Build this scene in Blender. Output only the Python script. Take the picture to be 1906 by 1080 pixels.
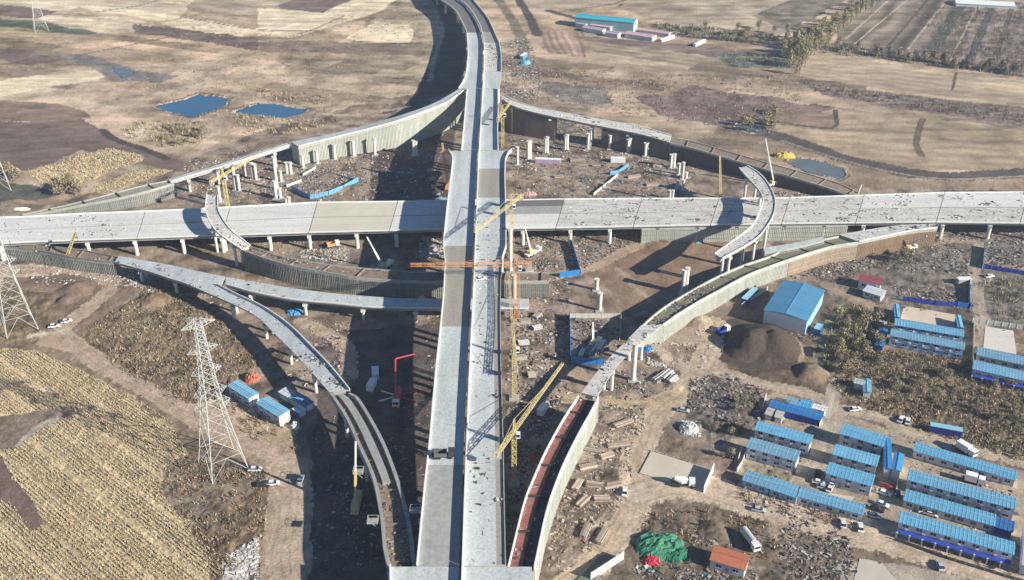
import bpy, math, random
import numpy as np
from mathutils import Vector, Matrix
R=random.Random(7)
S=bpy.context.scene
for o in list(bpy.data.objects): bpy.data.objects.remove(o)
# ---------------------------------------------------------------- camera, sky, sun
F=1900.; CX=953.; CY=540.; TH=math.radians(29.84); CH=220.
cam=bpy.data.cameras.new('camera'); co=bpy.data.objects.new('camera',cam); S.collection.objects.link(co)
co.location=(0,0,CH); co.rotation_euler=(math.radians(90)-TH,0,0)
cam.sensor_width=36; cam.lens=F/1906*36; cam.clip_start=1; cam.clip_end=30000; S.camera=co
EL=math.radians(24.5); AZ=Vector((.89,-.454,0)).normalized()
sv=Vector((AZ.x*math.cos(EL),AZ.y*math.cos(EL),math.sin(EL)))
W=bpy.data.worlds.new('World'); S.world=W; W.use_nodes=True
nt=W.node_tree; sk=nt.nodes.new('ShaderNodeTexSky'); sk.sky_type='NISHITA'; sk.sun_disc=False
sk.sun_elevation=EL; sk.sun_rotation=math.atan2(AZ.x,AZ.y); sk.altitude=200; sk.dust_density=0.; sk.ozone_density=8; sk.air_density=1.2
nt.links.new(sk.outputs[0],nt.nodes['Background'].inputs[0]); nt.nodes['Background'].inputs[1].default_value=.05
sl=bpy.data.lights.new('sun','SUN'); sl.energy=5.0; sl.angle=math.radians(.5); sl.color=(1,.925,.80)
so=bpy.data.objects.new('sun',sl); S.collection.objects.link(so); so.rotation_euler=sv.to_track_quat('Z','Y').to_euler()
S.view_settings.view_transform='Standard'; S.view_settings.look='None'; S.view_settings.exposure=.95; S.view_settings.gamma=1
S.render.engine='CYCLES'
# ---------------------------------------------------------------- survey: photo pixel <-> world
ct,st=math.cos(TH),math.sin(TH)
def U(px,py,z=0.):
    a=(px-CX)/F; b=(py-CY)/F
    dx,dy,dz=a,ct-b*st,-st-b*ct
    t=(z-CH)/dz
    return Vector((dx*t,dy*t,z))
def PX(x,y,z=0.):
    vz=z-CH; d=y*ct-vz*st; u=y*st+vz*ct
    return CX+F*x/d, CY-F*u/d
def zof(bx,by,ty):
    b=U(bx,by); lo,hi=0.,90.
    for _ in range(30):
        m=(lo+hi)/2
        if PX(b.x,b.y,m)[1]>ty: lo=m
        else: hi=m
    return lo
# ---------------------------------------------------------------- materials
MATS={}
def mat(name,rgb,rough=.85,var=.25,scale=.4,bump=.0,metal=0.,fine=3.,stretch=None,spec=.3):
    if name in MATS: return MATS[name]
    m=bpy.data.materials.new(name); m.use_nodes=True; n=m.node_tree; L=n.links
    p=n.nodes['Principled BSDF']; p.inputs['Roughness'].default_value=rough; p.inputs['Metallic'].default_value=metal
    p.inputs['Specular IOR Level'].default_value=spec
    g=n.nodes.new('ShaderNodeNewGeometry'); src=g.outputs['Position']
    if stretch:
        mp=n.nodes.new('ShaderNodeMapping'); mp.inputs['Scale'].default_value=stretch; L.new(src,mp.inputs[0]); src=mp.outputs[0]
    a=n.nodes.new('ShaderNodeTexNoise'); a.inputs['Scale'].default_value=scale; a.inputs['Detail'].default_value=6; a.inputs['Roughness'].default_value=.65
    b=n.nodes.new('ShaderNodeTexNoise'); b.inputs['Scale'].default_value=fine; b.inputs['Detail'].default_value=3
    L.new(src,a.inputs[0]); L.new(g.outputs['Position'],b.inputs[0])
    ad=n.nodes.new('ShaderNodeMath'); ad.operation='ADD'; L.new(a.outputs[0],ad.inputs[0]); L.new(b.outputs[0],ad.inputs[1])
    mr=n.nodes.new('ShaderNodeMapRange'); mr.inputs[1].default_value=.7; mr.inputs[2].default_value=1.3; mr.inputs[3].default_value=1-var; mr.inputs[4].default_value=1+var
    L.new(ad.outputs[0],mr.inputs[0])
    vm=n.nodes.new('ShaderNodeVectorMath'); vm.operation='SCALE'; vm.inputs[0].default_value=rgb; L.new(mr.outputs[0],vm.inputs['Scale'])
    L.new(vm.outputs[0],p.inputs['Base Color'])
    if bump:
        bm=n.nodes.new('ShaderNodeBump'); bm.inputs['Strength'].default_value=bump; bm.inputs['Distance'].default_value=.3
        L.new(ad.outputs[0],bm.inputs['Height']); L.new(bm.outputs[0],p.inputs['Normal'])
    MATS[name]=m; return m
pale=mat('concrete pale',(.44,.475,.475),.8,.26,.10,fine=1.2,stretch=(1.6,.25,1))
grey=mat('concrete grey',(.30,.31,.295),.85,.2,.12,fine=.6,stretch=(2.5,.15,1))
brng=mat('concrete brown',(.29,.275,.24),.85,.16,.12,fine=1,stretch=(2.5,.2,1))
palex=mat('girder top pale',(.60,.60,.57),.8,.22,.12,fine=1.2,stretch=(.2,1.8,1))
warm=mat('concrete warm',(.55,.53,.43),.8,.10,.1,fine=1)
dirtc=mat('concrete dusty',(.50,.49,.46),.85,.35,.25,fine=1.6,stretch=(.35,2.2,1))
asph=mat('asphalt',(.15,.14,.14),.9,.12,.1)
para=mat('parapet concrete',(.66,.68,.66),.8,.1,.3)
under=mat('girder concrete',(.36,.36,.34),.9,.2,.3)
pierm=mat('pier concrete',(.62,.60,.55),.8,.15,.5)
scaf=mat('scaffold sheet',(.22,.23,.21),.9,.35,.3,stretch=(1,1,.15))
scafp=mat('scaffold post',(.34,.35,.31),.7,.3,.5)
scafl=mat('scaffold pale sheet',(.43,.45,.40),.9,.25,.3,stretch=(1,1,.15))
scafb=mat('earth retaining sheet',(.27,.195,.13),.9,.3,.3)
scafd=mat('dark retaining sheet',(.15,.12,.11),.9,.3,.3)
redf=mat('red formwork',(.26,.11,.09),.8,.4,.35,fine=2)
olive=mat('olive formwork',(.17,.17,.12),.8,.25,.25)
brnf=mat('brown formwork',(.22,.17,.13),.85,.45,.5,fine=3)
steel=mat('galvanised steel',(.46,.48,.46),.5,.1,1.)
yel=mat('crane yellow',(.62,.51,.25),.5,.12,1.)
orng=mat('gantry orange',(.68,.33,.16),.5,.1,1.)
redp=mat('pump red',(.58,.08,.10),.4,.1,1.)
wht=mat('white paint',(.78,.78,.76),.45,.08,1.)
dark=mat('dark steel',(.05,.05,.055),.6,.2,1.)
glass=mat('dark glass',(.03,.04,.06),.15,.1,1.,spec=.5)
rub=mat('rubber',(.03,.03,.03),.9,.1,1.)
roofc=mat('roof cyan blue',(.11,.345,.53),.45,.26,.35,fine=1.)
roofs=mat('roof sky blue',(.13,.33,.50),.5,.26,.3,fine=1.)
roofd=mat('roof deep blue',(.04,.15,.38),.5,.12,.4)
roofa=mat('roof azure',(.04,.30,.62),.5,.1,.4)
roofw=mat('roof warehouse blue',(.08,.24,.40),.5,.12,.2)
ribm=mat('roof rib',(.26,.48,.60),.5,.1,1.)
wallm=mat('panel wall',(.52,.54,.57),.7,.1,.5)
wallw=mat('white panel wall',(.74,.75,.75),.7,.08,.5)
wallb=mat('blue panel wall',(.25,.42,.60),.7,.1,.5)
dblue=mat('awning blue',(.03,.06,.35),.6,.2,1.)
roofr=mat('roof maroon',(.25,.07,.08),.7,.15,.6)
roofo=mat('roof orange brick',(.42,.15,.08),.8,.2,.8)
roofp=mat('roof mauve',(.42,.34,.45),.7,.1,.4)
roofpk=mat('roof pink',(.55,.38,.42),.7,.1,.4)
rooft=mat('roof turquoise',(.06,.40,.50),.5,.1,.2)
fencb=mat('fence blue',(.03,.19,.50),.5,.15,1.)
fenw=mat('wall pale',(.5,.5,.46),.8,.2,1.)
fend=mat('wall dark',(.12,.13,.12),.8,.2,1.)
# ---------------------------------------------------------------- mesh collector
class MB:
    def __init__(s): s.v=[]; s.f=[]; s.m=[]; s.ms=[]
    def mi(s,m):
        if m not in s.ms: s.ms.append(m)
        return s.ms.index(m)
    def add(s,vs,fs,m):
        k=len(s.v); i=s.mi(m); s.v.extend([tuple(p) for p in vs]); s.f.extend([tuple(k+a for a in f) for f in fs]); s.m.extend([i]*len(fs))
    def box(s,c,d,m,rz=0.,tilt=None):
        x,y,z=d[0]/2,d[1]/2,d[2]/2
        M=Matrix.Rotation(rz,3,'Z')
        if tilt: M=M@Matrix.Rotation(tilt,3,'Y')
        c=Vector(c); vs=[c+M@Vector((a*x,b*y,e*z)) for e in(-1,1) for b in(-1,1) for a in(-1,1)]
        s.add(vs,[(0,2,3,1),(4,5,7,6),(0,1,5,4),(2,6,7,3),(0,4,6,2),(1,3,7,5)],m)
    def bar(s,p,q,w,m,h=None):
        p=Vector(p); q=Vector(q); d=q-p
        if d.length<1e-6: return
        h=h or w; d.normalize(); up=Vector((0,0,1)) if abs(d.z)<.95 else Vector((0,1,0))
        a=d.cross(up).normalized(); b=a.cross(d)
        vs=[e+a*(i*w/2)+b*(j*h/2) for e in(p,q) for i,j in((-1,-1),(1,-1),(1,1),(-1,1))]
        s.add(vs,[(3,2,1,0),(4,5,6,7),(0,1,5,4),(1,2,6,5),(2,3,7,6),(3,0,4,7)],m)
    def cyl(s,p,q,r,m,n=10,r2=None):
        p=Vector(p); q=Vector(q); d=(q-p).normalized(); r2=r if r2 is None else r2
        a=d.cross(Vector((0,0,1)) if abs(d.z)<.95 else Vector((0,1,0))).normalized(); b=d.cross(a)
        vs=[p+(a*math.cos(t)+b*math.sin(t))*r for t in[2*math.pi*i/n for i in range(n)]]+[q+(a*math.cos(t)+b*math.sin(t))*r2 for t in[2*math.pi*i/n for i in range(n)]]
        s.add(vs,[(i,(i+1)%n,n+(i+1)%n,n+i) for i in range(n)]+[tuple(range(n))[::-1],tuple(range(n,2*n))],m)
    def prism(s,poly,z0,z1,m):
        n=len(poly); s.add([(p[0],p[1],z0) for p in poly]+[(p[0],p[1],z1) for p in poly],
            [tuple(range(n))[::-1],tuple(range(n,2*n))]+[(i,(i+1)%n,n+(i+1)%n,n+i) for i in range(n)],m)
    def mesh(s,name):
        me=bpy.data.meshes.new(name); me.from_pydata(s.v,[],s.f)
        for m in s.ms: me.materials.append(m)
        if s.f: me.polygons.foreach_set('material_index',s.m)
        me.update(); return me
    def build(s,name,parent=None,loc=None,rz=None):
        return place(s.mesh(name),name,parent,loc,rz)
def place(me,name,parent=None,loc=None,rz=None):
    o=bpy.data.objects.new(name,me); S.collection.objects.link(o)
    if parent: o.parent=parent
    if loc is not None: o.location=loc
    if rz is not None: o.rotation_euler=(0,0,rz)
    return o
def tag(o,label,cat,group=None,kind=None):
    if label: o['label']=label
    if cat: o['category']=cat
    if group: o['group']=group
    if kind: o['kind']=kind
    return o
def thing(name,label,cat,loc=(0,0,0),rz=0.,group=None):
    return tag(place(None,name,None,loc,rz),label,cat,group)
def dup(root,loc,rz,label=None,group=None,sc=None):
    r=root.copy(); S.collection.objects.link(r); r.location=loc; r.rotation_euler=(0,0,rz)
    if sc: r.scale=sc
    if label: r['label']=label
    if group: r['group']=group
    for ch in list(root.children):
        c=ch.copy(); S.collection.objects.link(c); c.parent=r
    return r
def lattice(mb,p,q,w,m,t=.16,step=None,w2=None):
    p=Vector(p); q=Vector(q); d=q-p; L=d.length; d.normalize()
    a=d.cross(Vector((0,0,1)) if abs(d.z)<.95 else Vector((0,1,0))).normalized(); b=a.cross(d)
    n=max(2,int(L/(step or w*1.2))); w2=w2 or w
    def c(i,k):
        ww=w+(w2-w)*i/n; s=((-1,-1),(1,-1),(1,1),(-1,1))[k%4]
        return p+d*(L*i/n)+a*(s[0]*ww/2)+b*(s[1]*ww/2)
    for k in range(4):
        mb.bar(c(0,k),c(n,k),t,m)
        for i in range(n):
            mb.bar(c(i,k),c(i+1,k+1) if i%2 else c(i,k+1),t*.6,m)
            mb.bar(c(i,k+(i%2)),c(i+1,k+1-(i%2)),t*.6,m)
# ---------------------------------------------------------------- noise
def vn(x,y,seed=0):
    xi=np.floor(x).astype(np.int64); yi=np.floor(y).astype(np.int64); fx=x-xi; fy=y-yi
    fx=fx*fx*(3-2*fx); fy=fy*fy*(3-2*fy)
    def h(a,b):
        n=(a*374761393+b*668265263+seed*1442695041)&0xffffffff
        n=((n^(n>>13))*1274126177)&0xffffffff
        return ((n^(n>>16))&0xffff)/65535.
    return (h(xi,yi)*(1-fx)+h(xi+1,yi)*fx)*(1-fy)+(h(xi,yi+1)*(1-fx)+h(xi+1,yi+1)*fx)*fy
def fbm(x,y,sc,seed=0,o=4):
    t=0;a=1.;s=0
    for i in range(o):
        t=t+a*(vn(x/sc,y/sc,seed+i*17)-.5); s+=a; a*=.55; sc/=2.1
    return t/s*2
def inpoly(px,py,poly):
    m=np.zeros(px.shape,bool); xs=[p[0] for p in poly]; ys=[p[1] for p in poly]
    bb=(px>=min(xs))&(px<=max(xs))&(py>=min(ys))&(py<=max(ys)); idx=np.nonzero(bb)[0]
    if not len(idx): return m
    X=px[idx];Y=py[idx];r=np.zeros(len(idx),bool); n=len(poly)
    for i in range(n):
        x1,y1=poly[i];x2,y2=poly[(i+1)%n]
        if y1==y2: continue
        c=((y1>Y)!=(y2>Y))&(X<(x2-x1)*(Y-y1)/(y2-y1)+x1); r^=c
    m[idx]=r; return m
def nearpath(X,Y,pts,hw):
    m=np.zeros(X.shape,bool); D=np.full(X.shape,1e9)
    W_=[U(*p) for p in pts]; Q=crom([tuple(w) for w in W_],6)
    for a,b in zip(Q[:-1],Q[1:]):
        bb=(X>min(a[0],b[0])-hw)&(X<max(a[0],b[0])+hw)&(Y>min(a[1],b[1])-hw)&(Y<max(a[1],b[1])+hw)
        idx=np.nonzero(bb)[0]
        if not len(idx): continue
        d=b-a; l2=d[0]**2+d[1]**2+1e-9
        t=np.clip(((X[idx]-a[0])*d[0]+(Y[idx]-a[1])*d[1])/l2,0,1)
        D[idx]=np.minimum(D[idx],np.sqrt((X[idx]-a[0]-t*d[0])**2+(Y[idx]-a[1]-t*d[1])**2))
    return D<hw,D
def crom(pts,k=8):
    P=np.array(pts,float); n=len(P)
    if n<3: 
        t=np.linspace(0,1,k+1)[:,None]; return P[0]*(1-t)+P[-1]*t
    E=np.vstack([2*P[0]-P[1],P,2*P[-1]-P[-2]]); out=[]
    for i in range(1,n):
        p0,p1,p2,p3=E[i-1],E[i],E[i+1],E[i+2]
        for t in np.linspace(0,1,k,endpoint=False):
            out.append(.5*((2*p1)+(-p0+p2)*t+(2*p0-5*p1+4*p2-p3)*t*t+(-p0+3*p1-3*p2+p3)*t**3))
    out.append(P[-1]); return np.array(out)
def resample(Q,n):
    d=np.r_[0,np.cumsum(np.linalg.norm(np.diff(Q,axis=0),axis=1))]; t=np.linspace(0,d[-1],n)
    return np.stack([np.interp(t,d,Q[:,i]) for i in range(3)],1)
# ---------------------------------------------------------------- ground
STRAW=(.45,.36,.22); STRAW2=(.62,.52,.37); SOIL=(.17,.13,.11); SOILD=(.10,.08,.07); TAN=(.40,.305,.21); ROAD=(.36,.285,.21); SCRUB=(.19,.145,.095)
SITE=(.235,.185,.145); PALEC=(.34,.285,.215); GREEN=(.13,.14,.10); TANP=(.42,.345,.255); REDSOIL=(.24,.15,.11); GREYS=(.20,.18,.165)
# (polygon in photo px, colour, mottling, mottling size m, roughness m, edge wobble m, stripes (angle,spacing,amount))
REG=[
([(-400,-400),(2300,-400),(2300,1300),(-400,1300)],TAN,.35,18,.10,0,None),
([(-300,110),(880,110),(870,170),(300,340),(-300,420)],(.36,.28,.205),.45,16,.15,6,None),
([(900,60),(2200,130),(2200,420),(900,420)],(.33,.255,.185),.42,22,.12,8,None),
([(700,0),(810,0),(825,60),(800,150),(700,230),(560,240),(500,190),(640,110)],(.32,.26,.185),.35,12,.15,6,None),
([(1000,440),(2200,440),(2200,1400),(950,1400)],(.16,.122,.088),.55,8,.15,6,None),
# construction corridor
([(-300,385),(100,380),(340,300),(560,215),(700,190),(860,150),(940,150),(1000,190),(1240,250),(1600,350),(2200,360),(2200,460),(1700,470),(1500,540),(1350,640),(1350,780),(1420,860),(1380,1000),(1250,1300),(560,1300),(570,900),(560,800),(400,700),(200,510),(-300,500)],SITE,.6,6,.15,4,None),
# top-left fields
([(-300,-80),(200,-80),(190,0),(130,20),(65,18),(-300,0)],STRAW2,.15,20,.05,2,(-14,14,.25)),
([(-300,5),(0,8),(110,20),(70,35),(0,30),(-300,20)],SOIL,.2,12,.05,2,None),
([(150,15),(200,-20),(380,-20),(345,22),(330,35),(290,40),(230,28)],STRAW2,.12,14,.05,2,(-20,12,.25)),
([(70,35),(200,30),(290,45),(240,60),(180,62),(120,50)],STRAW2,.2,10,.05,3,(-18,10,.3)),
([(-300,30),(0,35),(60,38),(180,60),(150,66),(80,60),(0,52),(-300,50)],GREEN,.3,8,.1,3,None),
([(-300,50),(0,50),(50,52),(100,62),(60,75),(0,62),(-300,60)],STRAW,.2,8,.05,3,(-10,8,.4)),
([(0,90),(60,95),(110,112),(60,122),(0,112)],SOIL,.3,8,.05,3,None),
([(290,45),(345,33),(480,55),(560,68),(480,64),(440,68),(380,60)],STRAW2,.12,10,.05,2,None),
([(345,13),(430,-40),(560,-60),(560,0),(480,30),(400,22)],TANP,.15,10,.05,2,(-27,12,.25)),
([(250,45),(300,50),(480,72),(480,95),(400,80),(250,62)],SOIL,.35,7,.1,3,None),
([(-300,155),(0,150),(80,140),(190,128),(207,135),(180,150),(100,160),(0,180),(-300,190)],STRAW2,.1,9,.05,1.5,None),
([(90,105),(160,100),(250,130),(330,140),(300,155),(210,150),(160,120)],GREYS,.3,8,.1,3,None),
([(-300,235),(60,228),(150,222),(220,255),(300,290),(345,308),(325,320),(250,300),(150,280),(60,318),(-300,330)],SOIL,.16,10,.08,3,(20,8,.2)),
([(-300,185),(80,190),(150,205),(170,222),(60,228),(-300,230)],(.22,.16,.125),.25,8,.08,4,None),
([(52,322),(80,312),(150,290),(200,277),(268,290),(265,300),(200,320),(150,345),(100,350),(70,338)],STRAW,.3,2.5,.5,2,None),
([(170,347),(250,318),(300,313),(322,318),(290,330),(200,362),(175,358)],STRAW,.22,3,.35,1.5,None),
([(-300,345),(20,340),(80,350),(120,362),(60,375),(-300,380)],(.10,.10,.08),.3,6,.2,3,None),
([(480,15),(560,20),(690,-30),(780,-30),(700,25),(600,55),(540,70),(480,62)],STRAW2,.12,12,.05,2,(-8,14,.25)),
([(510,12),(600,-20),(700,-20),(600,24),(530,16)],SOIL,.15,8,.05,2,None),
([(650,66),(700,40),(760,45),(770,60),(765,80),(700,80),(640,72)],STRAW2,.15,6,.05,2,(10,5,.15)),
([(480,76),(560,75),(790,86),(790,106),(640,100),(480,96)],(.22,.17,.13),.3,8,.1,4,None),
# top-right fields
([(950,-60),(1190,-60),(1150,12),(1080,14),(1000,24),(960,22)],TANP,.12,16,.05,2,None),
([(1150,14),(1300,-60),(1620,-60),(1480,62),(1360,72),(1230,50),(1195,30)],TANP,.25,16,.05,3,(20,20,.3)),
([(1470,60),(1610,-20),(1500,-10),(1400,30)],(.2,.17,.13),.4,8,.1,4,None),
([(1600,-60),(2200,-60),(2200,150),(1906,136),(1700,108),(1550,88)],(.22,.18,.14),.2,14,.08,3,(59.5,15,.75)),
([(1790,20),(1906,10),(2100,40),(2100,150),(1906,136),(1770,115)],(.19,.15,.12),.4,6,.3,3,(61,11,.6)),
([(1010,57),(1085,60),(1092,108),(1020,100),(1000,80)],(.33,.24,.19),.2,5,.1,2,(95,5,.6)),
([(1088,78),(1130,80),(1322,108),(1280,130),(1200,128),(1105,106)],(.33,.27,.19),.2,8,.06,2,(-27,9,.4)),
([(1060,68),(1180,74),(1400,96),(1470,110),(1470,130),(1330,106),(1100,78)],(.20,.15,.13),.25,7,.1,3,None),
([(1330,100),(1480,105),(1480,128),(1360,125)],(.15,.16,.14),.3,6,.3,3,None),
([(1020,150),(1130,165),(1140,195),(1050,190),(1000,165)],GREYS,.35,7,.1,4,None),
([(1300,160),(1560,200),(1570,235),(1400,240),(1230,215),(1180,180)],(.19,.14,.125),.35,9,.12,5,None),
([(1500,98),(1640,118),(1906,150),(2200,190),(2200,225),(1906,200),(1640,165),(1480,140)],(.35,.28,.20),.16,12,.05,2,(-25,10,.3)),
([(1480,152),(1640,172),(1906,205),(2200,240),(2200,280),(1906,235),(1640,198),(1530,175)],(.20,.16,.14),.25,5,.3,3,(-26,5,.35)),
([(1440,228),(1560,200),(1700,215),(1906,240),(2200,280),(2200,320),(1906,315),(1720,318),(1560,285),(1450,248)],(.33,.26,.18),.22,10,.06,3,(-15,12,.3)),
([(1430,190),(1560,215),(1545,238),(1440,225)],(.24,.18,.14),.2,5,.05,2,None),
# scrub hollow between ramps, left
([(150,622),(200,582),(255,552),(285,520),(330,522),(420,600),(470,650),(480,680),(400,745),(330,755),(250,705),(165,640)],SCRUB,.5,4,.5,3,None),
([(0,500),(120,480),(215,505),(280,525),(210,580),(150,625),(110,612),(0,640)],(.20,.145,.11),.35,7,.2,3,None),
([(-200,505),(60,492),(135,498),(90,515),(-200,520)],(.50,.42,.33),.15,5,.05,1.5,None),
([(30,540),(100,545),(110,600),(60,640),(-200,640),(-200,560)],SCRUB,.5,4,.35,3,None),
([(-300,640),(60,640),(150,660),(300,760),(470,860),(500,880),(480,1300),(-300,1300)],(.22,.17,.12),.4,6,.2,3,None),
# corn
([(-300,655),(60,652),(150,690),(250,742),(320,790),(345,840),(340,862),(300,872),(300,915),(330,960),(400,1010),(410,1300),(-300,1300)],STRAW,.2,5,.22,7,(-40,2.2,.35)),
([(-300,785),(40,770),(125,757),(155,768),(90,792),(30,835),(-300,850)],(.20,.155,.12),.3,3,.15,1.5,None),
([(28,830),(70,790),(108,775),(112,782),(60,815),(30,838)],(.36,.32,.26),.2,2,.1,1,None),
([(-60,850),(0,845),(25,890),(62,930),(82,975),(60,990),(20,940),(-60,900)],(.17,.12,.10),.2,3,.1,1.2,None),
([(300,872),(345,850),(430,860),(500,880),(480,960),(420,975),(330,965),(300,915)],(.19,.155,.115),.45,3,.35,2,None),
([(350,985),(500,900),(500,1300),(420,1300),(390,1040)],SCRUB,.5,4,.4,2,None),
([(415,1045),(470,1010),(480,1050),(450,1090),(415,1090)],(.52,.50,.45),.4,1.5,.4,2,None),
([(500,880),(575,870),(580,1300),(470,1300),(490,1010)],(.33,.26,.19),.2,5,.08,1.5,(95,4,.15)),
# below bridge: churned earth, deck shade painted in as darker soil colour
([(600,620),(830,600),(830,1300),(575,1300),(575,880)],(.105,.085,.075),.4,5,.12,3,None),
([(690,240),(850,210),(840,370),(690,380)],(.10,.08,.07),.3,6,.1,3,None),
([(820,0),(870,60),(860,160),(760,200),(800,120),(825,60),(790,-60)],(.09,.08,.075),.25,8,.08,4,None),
# ramps interior right
([(1180,460),(1290,448),(1420,440),(1340,500),(1260,560),(1180,585),(1110,520),(1060,500)],(.24,.165,.115),.22,6,.08,2,None),
([(1540,430),(1906,425),(2200,430),(2200,660),(1560,560),(1500,500)],(.17,.15,.125),.5,5,.25,4,None),
([(1380,540),(1430,530),(1440,620),(1340,660),(1300,640)],(.20,.15,.12),.2,5,.08,2,None),
([(1320,610),(1370,590),(1440,600),(1490,640),(1480,690),(1400,690),(1330,670)],(.085,.068,.055),.15,4,.05,1.5,None),
([(1560,560),(1650,590),(1660,640),(1570,640),(1520,700),(1480,690),(1520,620)],(.20,.18,.12),.5,3,.3,2,None),
([(1535,640),(1660,650),(1800,668),(1906,720),(2200,760),(2200,900),(1906,862),(1700,800),(1600,760),(1550,720)],(.155,.125,.085),.5,4,.5,3,None),
([(1360,770),(1440,730),(1560,770),(1906,880),(2200,960),(2200,1100),(1906,1060),(1640,985),(1370,905)],PALEC,.22,5,.04,2,None),
([(1380,860),(1480,880),(1480,905),(1390,885)],(.26,.22,.15),.4,2,.2,1.5,None),
([(1360,905),(1640,985),(1560,1000),(1350,930)],(.21,.165,.11),.45,2.5,.3,1.5,None),
([(1640,990),(1906,1065),(2200,1140),(2200,1150),(1640,1010)],(.25,.2,.13),.4,3,.2,1.5,None),
([(1280,700),(1400,700),(1420,790),(1340,830),(1280,790)],(.15,.13,.11),.5,2.5,.3,2,None),
([(1080,880),(1180,860),(1170,940),(1100,1000),(1020,1060),(1020,960),(1050,900)],(.165,.13,.098),.45,3,.2,2,None),
([(1200,950),(1290,935),(1440,970),(1500,1000),(1560,1030),(1620,1060),(1640,1300),(1100,1300),(1140,1050)],(.155,.125,.095),.5,4,.25,3,None),
([(1440,960),(1500,960),(1480,1010),(1430,1000)],(.30,.24,.17),.3,4,.08,2,None),
([(1560,1040),(1700,1055),(1906,1110),(2200,1180),(2200,1300),(1560,1300)],(.38,.33,.27),.2,5,.05,2,None),
]
PATHS=[ # centreline px, width m, colour
([(788,-30),(812,25),(823,55),(818,80),(806,120),(800,150)],4,(.42,.32,.26)),
([(1020,20),(1140,50),(1300,70),(1440,80),(1500,85),(1560,92),(1700,112),(1906,142),(2200,180)],7,(.10,.09,.085)),
([(900,-30),(935,10),(965,60),(975,100),(960,140)],9,(.20,.17,.13)),
([(960,-10),(985,30),(1000,65)],8,(.09,.08,.07)),
([(1600,-10),(1550,60),(1490,110),(1440,160)],4,(.30,.24,.18)),
([(1440,250),(1500,270),(1600,303),(1750,328),(1906,322),(2200,310)],13,(.10,.085,.08)),
([(1455,262),(1600,307),(1750,333),(1906,328),(2200,318)],2.2,(.28,.24,.2)),
([(1555,205),(1548,238),(1440,226),(1400,215)],3,(.10,.08,.07)),
([(1780,135),(1772,168)],2,(.12,.09,.07)),([(1718,222),(1705,262),(1715,290)],4,(.17,.13,.09)),
([(1090,15),(1150,5),(1200,-20)],3,(.2,.15,.11)),
([(190,243),(215,260),(260,275),(310,295)],5,(.09,.07,.065)),
([(-60,505),(80,503),(170,507),(202,522),(198,545),(150,585),(118,615),(140,645),(210,690),(330,755),(420,800),(500,840),(560,870)],8,(.42,.32,.24)),
([(120,615),(60,625)],4,(.5,.43,.34)),
([(530,870),(545,920),(540,1000),(535,1090),(530,1200)],12,(.42,.335,.25)),
([(480,640),(440,660),(420,690),(400,730)],5,(.27,.2,.15)),
([(560,600),(640,640),(650,700)],7,(.42,.33,.24)),
([(1010,1200),(1060,1100),(1120,1030),(1165,970),(1185,920),(1180,870),(1205,800),(1260,735),(1300,690),(1320,650),(1325,600)],11,(.44,.35,.255)),
([(1185,920),(1250,905),(1330,915),(1440,950),(1600,995),(1750,1035),(1906,1078),(2200,1160)],13,(.46,.375,.28)),
([(1215,640),(1250,670),(1290,690),(1340,695),(1420,715),(1500,730),(1560,760),(1640,775),(1700,808),(1906,862),(2200,940)],6.5,(.42,.345,.26)),
([(1050,740),(1120,748),(1200,750),(1260,735)],7,(.42,.33,.22)),
([(1560,670),(1555,720),(1540,770),(1530,850),(1500,880)],6,(.40,.35,.28)),
([(1540,530),(1600,560),(1700,605),(1800,635),(1906,650),(2200,700)],6,(.33,.26,.19)),
([(1720,452),(1780,447),(1822,455),(1815,500),(1820,560),(1835,630)],6,(.36,.30,.24)),
([(1640,590),(1600,640),(1570,690)],3.5,(.11,.09,.07)),
([(1010,520),(1090,500),(1180,460),(1250,440)],7,(.40,.31,.22)),
([(1150,500),(1210,560)],4,(.36,.28,.2)),
([(1030,1060),(1080,1000),(1130,960)],2,(.3,.24,.18)),
([(1000,690),(1060,690),(1110,720)],8,(.36,.28,.2)),
([(820,420),(900,480),(960,640)],5,(.3,.24,.2)),
([(1735,-10),(1650,90)],2.5,(.11,.09,.075)),([(1800,-10),(1733,98)],10,(.10,.10,.08)),([(1851,2),(1806,108)],6,(.10,.10,.085)),([(1700,-10),(1590,82)],1.6,(.42,.35,.27)),([(1770,-10),(1690,92)],1.8,(.40,.34,.25)),([(1825,0),(1775,100)],1.8,(.36,.31,.24)),([(1660,-5),(1575,72)],1.6,(.44,.37,.29)),([(1885,10),(1850,115)],4,(.13,.11,.09)),
([(480,66),(560,42),(690,0)],2.2,(.66,.56,.42)),([(0,20),(120,27),(250,12),(330,-10)],1.8,(.16,.13,.10)),([(345,33),(480,55),(640,58)],1.8,(.18,.14,.11)),([(345,60),(480,72),(560,62),(640,30)],1.6,(.2,.16,.12)),([(-100,122),(60,116),(200,92),(330,66)],2,(.2,.155,.125)),
([(560,205),(640,215),(760,200)],3,(.36,.29,.2)),
]
PONDS=[('left',[(288,199),(325,188),(370,175),(422,182),(418,197),(400,204),(385,209),(362,215),(325,210)]),
 ('right',[(433,208),(480,193),(507,192),(575,203),(562,213),(523,219),(480,214)]),
 ('grey',[(1473,290),(1520,297),(1572,312),(1576,325),(1560,333),(1500,318),(1468,300)]),
 ('puddle',[(1372,228),(1420,232),(1432,248),(1400,248),(1365,240)]),('stream',[(205,125),(235,128),(250,135),(225,142),(212,135)])]
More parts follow.
